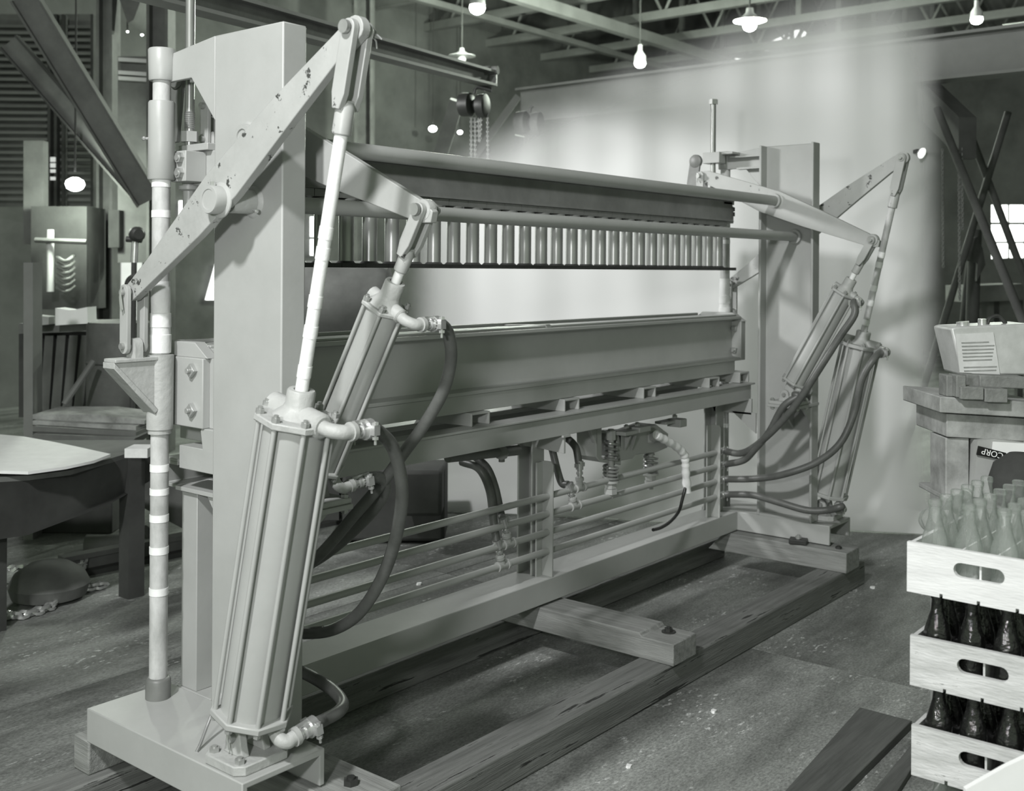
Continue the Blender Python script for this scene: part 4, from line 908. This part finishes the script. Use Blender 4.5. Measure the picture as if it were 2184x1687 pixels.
# bench with tray and white carton
bh = thing('side_bench', 'dark bench with draped covers at the left behind the press', 'bench', PX(160, 900, d=7.0))
slab([(40, 690), (205, 688), (215, 706), (40, 712)], 7.0, .5, 'top', 'bg2', bh)
slab([(40, 708), (215, 706), (215, 890), (40, 890)], 7.1, .4, 'front', 'bg3', bh)
for k in range(5): slab([(70 + k * 26, 715), (88 + k * 26, 715), (80 + k * 24, 880), (60 + k * 24, 880)], 7.05, .06, 'cover_fold', 'bg1', bh)
bx_ = tag(slab([(118, 657), (150, 662), (186, 655), (187, 690), (118, 694)], 6.9, .15, 'carton', 'paper'), 'open white carton standing on the dark side bench', 'carton')
bx_ = tag(slab([(66, 672), (104, 676), (104, 692), (66, 696)], 6.9, .12, 'paper_bundle', 'card'), 'pale bundle of papers on the side bench left of the carton', 'papers')
dr = thing('steel_drum', 'dark upright drum in shadow behind the link bars', 'drum', PX(235, 900, d=6.2))
MB().lathe(PX(262, 880, d=6.62), UP, [(0, .2), (.02, .21), (.3, .21), (.31, .22), (.33, .21), (.53, .21), (.55, .2)], 28).build('shell', 'bg1', dr)
st_ = tag(MB().cyl(PX(137, 862, d=6.2), PX(200, 770, d=6.3), .018, 8).build('leaning_bar', 'bg2'), 'thin pale bar leaning diagonally against the dark bench', 'bar')
# timber posts and planks
po = tag(upright(60, 560, 1152, 20, 6.0, .12, 'timber_post', 'truss'), 'upright squared post at the left edge of the picture', 'post')
for k, (pl, mt) in enumerate(((((70, 884), (200, 884), (308, 897), (308, 905), (70, 894)), 'trestle'), (((70, 897), (290, 909), (290, 918), (70, 906)), 'trestle'), (((70, 909), (290, 922), (290, 930), (70, 920)), 'bg2'), (((72, 925), (290, 934), (240, 975), (60, 950)), 'bg2'))):
    o = slab(pl, 5.9 - .06 * k, .35, 'plank', mt)
    tag(o, ('topmost weathered plank of the pile behind the white sheet', 'second plank from the top of the pile at left', 'third plank of the pile, darker and lower', 'wide perforated board lowest in the pile at left')[k], 'plank', 'planks piled at left')
# layout table with a white sheet
lt = thing('layout_table', 'heavy dark steel table at left with a white sheet on it', 'table', PX(120, 1100, d=4.9))
top = [PX(a, b, z=.66) for a, b in ((-80, 1022), (60, 1014), (150, 1003), (235, 978), (322, 952), (322, 938), (-80, 940))]
MB().prism(top, (0, 0, -.02)).build('top', 'bg1', lt)
MB().prism([top[0] - UP * .02, top[1] - UP * .02, top[2] - UP * .02, top[3] - UP * .02, top[4] - UP * .02, top[4] - UP * .16, top[3] - UP * .2, top[1] - UP * .24, top[0] - UP * .26], FW * .02).build('apron', 'bg3', lt)
for q in (0, 3): MB().obox(top[q] + FW * .15 + Vector((.05, 0, -.33)), (.04, 0, 0), (0, .04, 0), (0, 0, .33)).build('leg', 'bg3', lt)
sw = MB().prism([PX(a, b, z=.675) for a, b in ((-80, 1008), (60, 1012), (140, 1001), (200, 988), (236, 974), (160, 957), (100, 945), (50, 936), (-80, 925))], (0, 0, .012)).build('white_sheet', 'tape')
tag(sw, 'white sheet of paper spread on the dark table at left', 'sheet')
cr = MB().obox(PX(300, 962, z=.69), R0 * .05, FW * .06, UP * .02).build('rag', 'taper'); tag(cr, 'crumpled pale rag at the corner of the dark table', 'rag')
ss = MB().prism([PX(212, 1034, d=5.9), PX(325, 1006, d=6.0), PX(470, 985, d=6.1), PX(470, 1135, d=6.1), PX(395, 1130, d=6.0)], FW * .01 + UP * .004).build('steel_sheet', 'bg1')
tag(ss, 'dark sheet of steel leaning behind the near guide rod', 'sheet')
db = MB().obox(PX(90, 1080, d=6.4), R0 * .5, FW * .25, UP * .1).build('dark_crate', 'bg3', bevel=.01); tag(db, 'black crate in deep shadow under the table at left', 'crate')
# long bar, fallen fitting, sack and chains on the floor
rl = MB(); a, b = PX(130, 1232, z=0), PX(800, 1096, z=0); ax = b - a; n = ax.cross(UP).normalized()
rb = thing('steel_rail', 'long dark steel rail lying on the floor behind the near base', 'rail', a)
MB().obox((a + b) / 2 + UP * .012, ax / 2, n * .07, UP * .012).build('foot', 'bg3', rb); MB().obox((a + b) / 2 + UP * .05, ax / 2, n * .014, UP * .03).build('web', 'bg1', rb); MB().obox((a + b) / 2 + UP * .09, ax / 2, n * .035, UP * .012).build('head', 'bg1', rb)
el = MB().tube(spline([PX(185, 1160, d=5.8), PX(240, 1160, d=5.8), PX(285, 1155, d=5.8), PX(318, 1138, d=5.8)], 6), .05, 14).build('pipe_bend', 'bg2'); tag(el, 'grey bent pipe lying in shadow behind the rail', 'pipe')
sk = MB().lathe(PX(80, 1295, z=.0) + FW * .12, UP, [(0, .11), (.02, .16), (.07, .175), (.12, .15), (.16, .09), (.175, .03)], 20).build('sack', 'bg1'); tag(sk, 'dark rounded sack on the floor at the left edge', 'sack')
def zc(l): return [PX(a, b, z=zz) for a, b, zz in l]
ch = MB(); chain_mb(ch, spline(zc([(-10, 1215, .1), (60, 1212, .12), (110, 1225, .03), (140, 1232, .02), (165, 1215, .05), (180, 1200, .06), (170, 1190, .07), (150, 1205, .03), (145, 1225, .02)]), 3), .05, .009)
tag(ch.build('chain', 'bright'), 'heap of pale chain behind the dark sack', 'chain')
ch = MB(); chain_mb(ch, spline(zc([(-10, 1310, .02), (40, 1312, .02), (90, 1300, .02), (120, 1285, .02), (128, 1265, .02), (160, 1258, .02), (200, 1250, .02), (222, 1247, .02)]), 3), .05, .009)
tag(ch.build('chain', 'bright'), 'chain trailing along the floor in front of the sack', 'chain')
# tank and machines behind the middle of the press
tk = thing('storage_tank', 'dark horizontal tank seen between the beams behind the near cylinder', 'tank', PX(760, 740, d=7.5))
MB().lathe(PX(660, 650, d=6.2), R0, [(-.4, .12), (-.36, .22), (-.3, .25), (.4, .25), (.45, .22), (.48, .12)], 28).build('shell', 'bg1', tk)
for q in (620, 720): MB().obox(PX(q, 900, d=6.25), R0 * .04, FW * .18, UP * .52).build('saddle', 'bg3', tk)
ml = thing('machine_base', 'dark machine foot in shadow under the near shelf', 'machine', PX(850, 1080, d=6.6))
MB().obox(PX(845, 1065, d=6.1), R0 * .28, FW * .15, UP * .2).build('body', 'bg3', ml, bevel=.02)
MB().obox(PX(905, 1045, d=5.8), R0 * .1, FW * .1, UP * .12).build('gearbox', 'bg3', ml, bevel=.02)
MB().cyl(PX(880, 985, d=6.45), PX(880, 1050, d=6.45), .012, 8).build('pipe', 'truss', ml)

# ================================================================ crates of bottles at right
def rot2(v, a): return Vector((v.x * math.cos(a) - v.y * math.sin(a), v.x * math.sin(a) + v.y * math.cos(a), v.z))
bot_prof = [(0, .024), (.002, .028), (.01, .029), (.03, .0285), (.05, .0265), (.065, .0255), (.085, .0285), (.10, .0288), (.115, .026), (.135, .020), (.155, .0145), (.175, .0125), (.182, .0125), (.183, .0145), (.194, .0145), (.196, .0125)]
inn_prof = [(.196, .0095), (.155, .0115), (.135, .017), (.115, .0225), (.09, .025), (.06, .0225), (.02, .0255), (.010, .023), (.008, .0)]
def bottle_mesh(name, mt, full):
    mb = MB().lathe((0, 0, 0), UP, bot_prof, 40)
    o = mb.build(name, mt); 
    me = o.data
    for v in me.vertices:
        v.co.z += .098; q = math.atan2(v.co.y, v.co.x); z = v.co.z
        if .03 < z < .15: k = 1 + .035 * math.cos(8 * q) * math.sin((z - .03) / .12 * math.pi); v.co.x *= k; v.co.y *= k
    bpy.data.objects.remove(o); return me
me_c = bottle_mesh('soda_bottle', 'glass', False); me_d = bottle_mesh('soda_bottle', 'cola', True)
RN = ['front', 'second', 'third', 'fourth', 'fifth', 'rear']; CN = ['leftmost', 'second from left', 'third from left', 'rightmost']
def crate(tl, tr, dpt, label, name_g, mt, rows, me, blabel):
    c0 = PX(*tl, d=dpt); zt = c0.z; r = PX(*tr, z=zt)
    ex = (r - c0); ex.z = 0; ex.normalize(); ey = Vector((-ex.y, ex.x, 0))
    if ey.dot(FW) < 0: ey = -ey
    W, Dp, Hh, t = .300, .455, .10, .012
    zb = zt - Hh
    T = thing('bottle_crate', label, 'crate', (c0.x, c0.y, zb))
    P = lambda u, v, z: Vector((c0.x, c0.y, 0)) + ex * u + ey * v + UP * (zb + z)
    # end panels with a hand slot: four pieces around the slot
    for v0 in (0, Dp - t):
        outer = [(0, 0), (W, 0), (W, Hh), (0, Hh)]; cx, cz, hw, hh = W / 2, .058, .036, .0155
        slot = [(cx - hw + hh * math.cos(q), cz + hh * math.sin(q)) for q in [math.pi / 2 + math.pi * k / 8 for k in range(9)]] + [(cx + hw + hh * math.cos(q), cz + hh * math.sin(q)) for q in [-math.pi / 2 + math.pi * k / 8 for k in range(9)]]
        mb = MB(); n = len(slot); vs = []
        def outp(a, b):   # radial point on the outer rectangle
            dx, dz = a - cx, b - cz; k = min((W / 2) / abs(dx) if dx else 9e9, ((Hh - cz) if dz > 0 else cz) / abs(dz) if dz else 9e9); return cx + dx * k, cz + dz * k
        ring = [outp(a, b) for a, b in slot]
        # snap to rectangle corners
        for cu, cz_ in outer:
            i = min(range(n), key=lambda i: (ring[i][0] - cu) ** 2 + (ring[i][1] - cz_) ** 2); ring[i] = (cu, cz_)
        for vv in (v0, v0 + t):
            vs += [P(a, vv, b) for a, b in slot] + [P(a, vv, b) for a, b in ring]
        fs = []
        for i in range(n):
            j = (i + 1) % n
            fs += [(i, j, n + j, n + i), (2 * n + i, 3 * n + i, 3 * n + j, 2 * n + j), (i, 2 * n + i, 2 * n + j, j), (n + i, n + j, 3 * n + j, 3 * n + i)]
        mb.add(vs, fs).build('end_panel', mt, T)
    for u0 in (0, W - .009): MB().prism([P(u0, t, 0), P(u0 + .009, t, 0), P(u0 + .009, Dp - t, 0), P(u0, Dp - t, 0)], UP * Hh * .97).build('side_board', mt, T)
    for k in range(4): MB().prism([P(k * .0765, 0, -.008), P(k * .0765 + .07, 0, -.008), P(k * .0765 + .07, Dp, -.008), P(k * .0765, Dp, -.008)], UP * .008).build('bottom_slat', mt, T)
    for k in range(1, 4): MB().prism([P(W * k / 4 - .002, t, .0), P(W * k / 4 + .002, t, .0), P(W * k / 4 + .002, Dp - t, .0), P(W * k / 4 - .002, Dp - t, .0)], UP * .07).build('divider', mt, T)
    for j in rows:
        for i in range(4):
            o = bpy.data.objects.new('soda_bottle', me); COL.objects.link(o)
            o.location = P(.042 + i * .072, .05 + j * .071, .002); o.rotation_euler = (0, 0, random.random() * 6); o.scale = (.96, .96, .955)
            tag(o, blabel % (CN[i], RN[j]), 'bottle', name_g)
    return P
DC = 2.37
c1 = crate((1934.6, 1154.6), (2139, 1188.7), DC, 'whitewashed crate of empty clear bottles, topmost of the stack at right', 'empty bottles in the top crate', 'crate', range(6), me_c, 'empty clear soda bottle, %s in the %s row of the top crate')
crate((1941, 1354), (2139, 1396), DC, 'scuffed wooden crate of dark full bottles, second from the top of the stack', 'full bottles in the second crate', 'crate2', range(3), me_d, 'full dark soda bottle, %s in the %s row of the second crate')
crate((1944, 1545.5), (2139, 1597), DC - .01, 'scuffed wooden crate of dark full bottles, third from the top of the stack', 'full bottles in the third crate', 'crate2', range(3), me_d, 'full dark soda bottle, %s in the %s row of the third crate')
crate((1948, 1738), (2139, 1795), DC - .02, 'wooden crate of bottles, fourth from the top and cut by the bottom of the picture', 'bottles in the fourth crate', 'crate2', range(3), me_c, 'clear soda bottle, %s in the %s row of the fourth crate')
for zz in (0,):
    q = PX(1950, 1738, d=DC); 
    P5 = crate((1950, 1930), (2139, 1990), DC - .03, 'wooden crate at the foot of the stack, below the picture edge', 'bottles in the lowest crate', 'crate2', range(1), me_d, 'dark soda bottle, %s in the %s row of the lowest crate')
for (a, b, dd, dr_, lab) in ((2003, 1106, 2.47, -FW * .9 - R0 * .25 + UP * .22, 'clear empty bottle lying on the top crate with its mouth towards the camera'), (2062, 1052, 2.6, -FW * .8 - R0 * .1 + UP * .5, 'clear empty bottle leaning across the necks at the back of the top crate')):
    o = bpy.data.objects.new('soda_bottle', me_c); COL.objects.link(o); dr_ = dr_.normalized(); o.location = PX(a, b, d=dd) - dr_ * .196; o.rotation_euler = dr_.to_track_quat('Z', 'Y').to_euler(); tag(o, lab, 'bottle', 'empty bottles in the top crate')
pc = MB().prism([PX(2060, 1684, d=2.1), PX(2145, 1636, d=2.1), PX(2200, 1610, d=2.1), PX(2200, 1720, d=2.1), PX(2060, 1720, d=2.1)], FW * .012).build('white_card', 'paper'); tag(pc, 'white card leaning at the bottom right corner in front of the crates', 'card')

# ================================================================ trestle with tin can, bricks and carton
DT = 3.15
ts = thing('trestle', 'stained wooden trestle with a thick top beam behind the bottle crates', 'trestle', PX(2060, 1650, d=DT))
def tb(px0, py0, px1, py1, d, th, name, mt, parent, sl=.06, bevel=.003):
    return slab([(px0, py0), (px1, py0 + (px1 - px0) * sl), (px1, py1 + (px1 - px0) * sl), (px0, py1)], d, th, name, mt, parent, bevel)
tb(2005, 846, 2230, 880, DT - .03, .30, 'top_beam', 'trestle', ts)
tb(2019, 882, 2230, 932, DT, .24, 'apron', 'trestle', ts)
tb(2017, 934, 2067, 1640, DT + .01, .12, 'leg', 'trestle', ts, 0)
tb(2240, 940, 2290, 1640, DT + .01, .12, 'leg', 'trestle', ts, 0)
tb(2082, 1092, 2260, 1104, DT - .2, .42, 'lower_shelf', 'trestle', ts, 0)
for (x0, y0, x1, y1, dd, lab) in ((2019, 800, 2040, 846, DT - .02, 'narrow grey block at the left end of the trestle top'), (2040, 800, 2061, 848, DT - .05, 'dark block standing second from the left on the trestle'), (2049, 824, 2099, 852, DT - .06, 'low flat block in the front row on the trestle'), (2101, 828, 2150, 858, DT - .06, 'low block in the front row right of the seam on the trestle'), (2062, 798, 2090, 824, DT + .04, 'grey block in the back row against the tin can'), (2090, 800, 2190, 826, DT + .03, 'long rounded block in the upper row at the right of the trestle')):
    o = tb(x0, y0, x1, y1, dd, .06, 'firebrick', 'brick', None, .04); tag(o, lab, 'brick', 'blocks on the trestle top')
cn = thing('tin_can', 'tilted square tin can with a printed label and two caps on the trestle', 'can', PX(2090, 800, d=DT + .1))
cb = slab([(2028, 700), (2040, 697), (2150, 692), (2200, 690), (2220, 800), (2052, 800)], DT + .1, .14, 'body', 'can', cn, .006)
slab([(2038, 713), (2119, 709), (2133, 800), (2048, 800)], DT + .096, .004, 'label_panel', 'label', cn)
for k in range(9):
    y = 730 + k * 7.5; x0 = 2051 + k * .7
    if k == 6: continue
    slab([(x0, y), (x0 + 58 + (k * 37 % 13), y - 2), (x0 + 58 + (k * 37 % 13), y + .3), (x0, y + 2.3)], DT + .094, .002, 'print_line', 'ink', cn)
MB().cyl(PX(2054, 696, d=DT + .15), PX(2053, 686, d=DT + .15), .019, 20).build('cap', 'bright', cn)
MB().cyl(PX(2095, 696, d=DT + .15), PX(2095, 680, d=DT + .15), .013, 20).build('cap', 'bright', cn)
MB().tube(spline([PX(2105, 692, d=DT + .15), PX(2112, 678, d=DT + .15), PX(2130, 674, d=DT + .15), PX(2145, 690, d=DT + .15)], 6), .006, 8).build('handle', 'iron', cn)
cx_ = thing('carton', 'tilted pale carton with a black and white printed strip under the trestle', 'carton', PX(2120, 1000, d=DT - .1))
slab([(2085, 940), (2120, 936), (2190, 945), (2200, 1070), (2075, 1060)], DT - .02, .1, 'box', 'card', cx_)
slab([(2118, 942), (2190, 946), (2190, 975), (2116, 962)], DT - .024, .003, 'white_flap', 'paper', cx_)
slab([(2087, 951), (2146, 966), (2143, 982), (2083, 970)], DT - .028, .004, 'printed_strip', 'black', cx_)
fc = bpy.data.curves.new('lettering', 'FONT'); fc.body = 'CORP'; fc.size = .024; fc.extrude = .0005; fc.align_x = 'CENTER'; fc.align_y = 'CENTER'
fo = bpy.data.objects.new('tmp', fc); COL.objects.link(fo)
me = bpy.data.meshes.new_from_object(fo.evaluated_get(bpy.context.evaluated_depsgraph_get())); bpy.data.objects.remove(fo)
me.materials.clear(); me.materials.append(M['paper'])
ang = math.radians(-14 + 180)
e1 = (RT * math.cos(ang) + UU * math.sin(ang)); e2 = (-RT * math.sin(ang) + UU * math.cos(ang))
for v in me.vertices:
    v.co = e1 * v.co.x + e2 * v.co.y - FW * v.co.z
lo_ = bpy.data.objects.new('lettering', me); COL.objects.link(lo_); lo_.location = PX(2117, 967, d=DT - .031); adopt(lo_, cx_)
bag = MB().lathe(PX(2176, 1082, d=DT - .12), UP, [(0, .05), (.02, .075), (.07, .085), (.12, .07), (.15, .03)], 20).build('dark_bag', 'cloth'); tag(bag, 'dark rounded bag beside the printed carton at the right edge', 'bag')

# ================================================================ boards and litter on the floor
def board(pxs, z, th, lab, mt='board'):
    o = MB().prism([PX(a, b, z=z + th) for a, b in pxs], (0, 0, -th)).build('floor_board', mt, bevel=.002); return tag(o, lab, 'board')
board([(1834, 1508), (1945, 1537), (1780, 1700), (1662, 1700)], 0, .028, 'wide dark board lying on the floor in front of the crates')
board([(1952, 1578), (1975, 1590), (1905, 1700), (1850, 1700)], 0, .02, 'narrow dark board on the floor between the wide board and the crates')
for k, (a, b, s, lab) in enumerate(((1523, 1520, .012, 'small twisted white paper scrap on the floor in front of the runner'), (1862, 1255, .012, 'tiny white scrap near the far end of the runner'), (1340, 1636, .010, 'small pale scrap on the floor near the bottom edge'), (893, 1247, .014, 'white crumpled scrap behind the air pipes'), (1190, 1590, .006, 'tiny pale chip on the floor near the bottom edge'))):
    c = PX(a, b, z=0); mb = MB(); n = 7
    mb.prism([c + Vector((math.cos(q) * s * random.uniform(.5, 1.6), math.sin(q) * s * random.uniform(.4, 1.2), 0)) for q in [2 * math.pi * i / n for i in range(n)]], Vector((s * .3, 0, s * .6)))
    tag(mb.build('paper_scrap', 'paper'), lab, 'scrap')
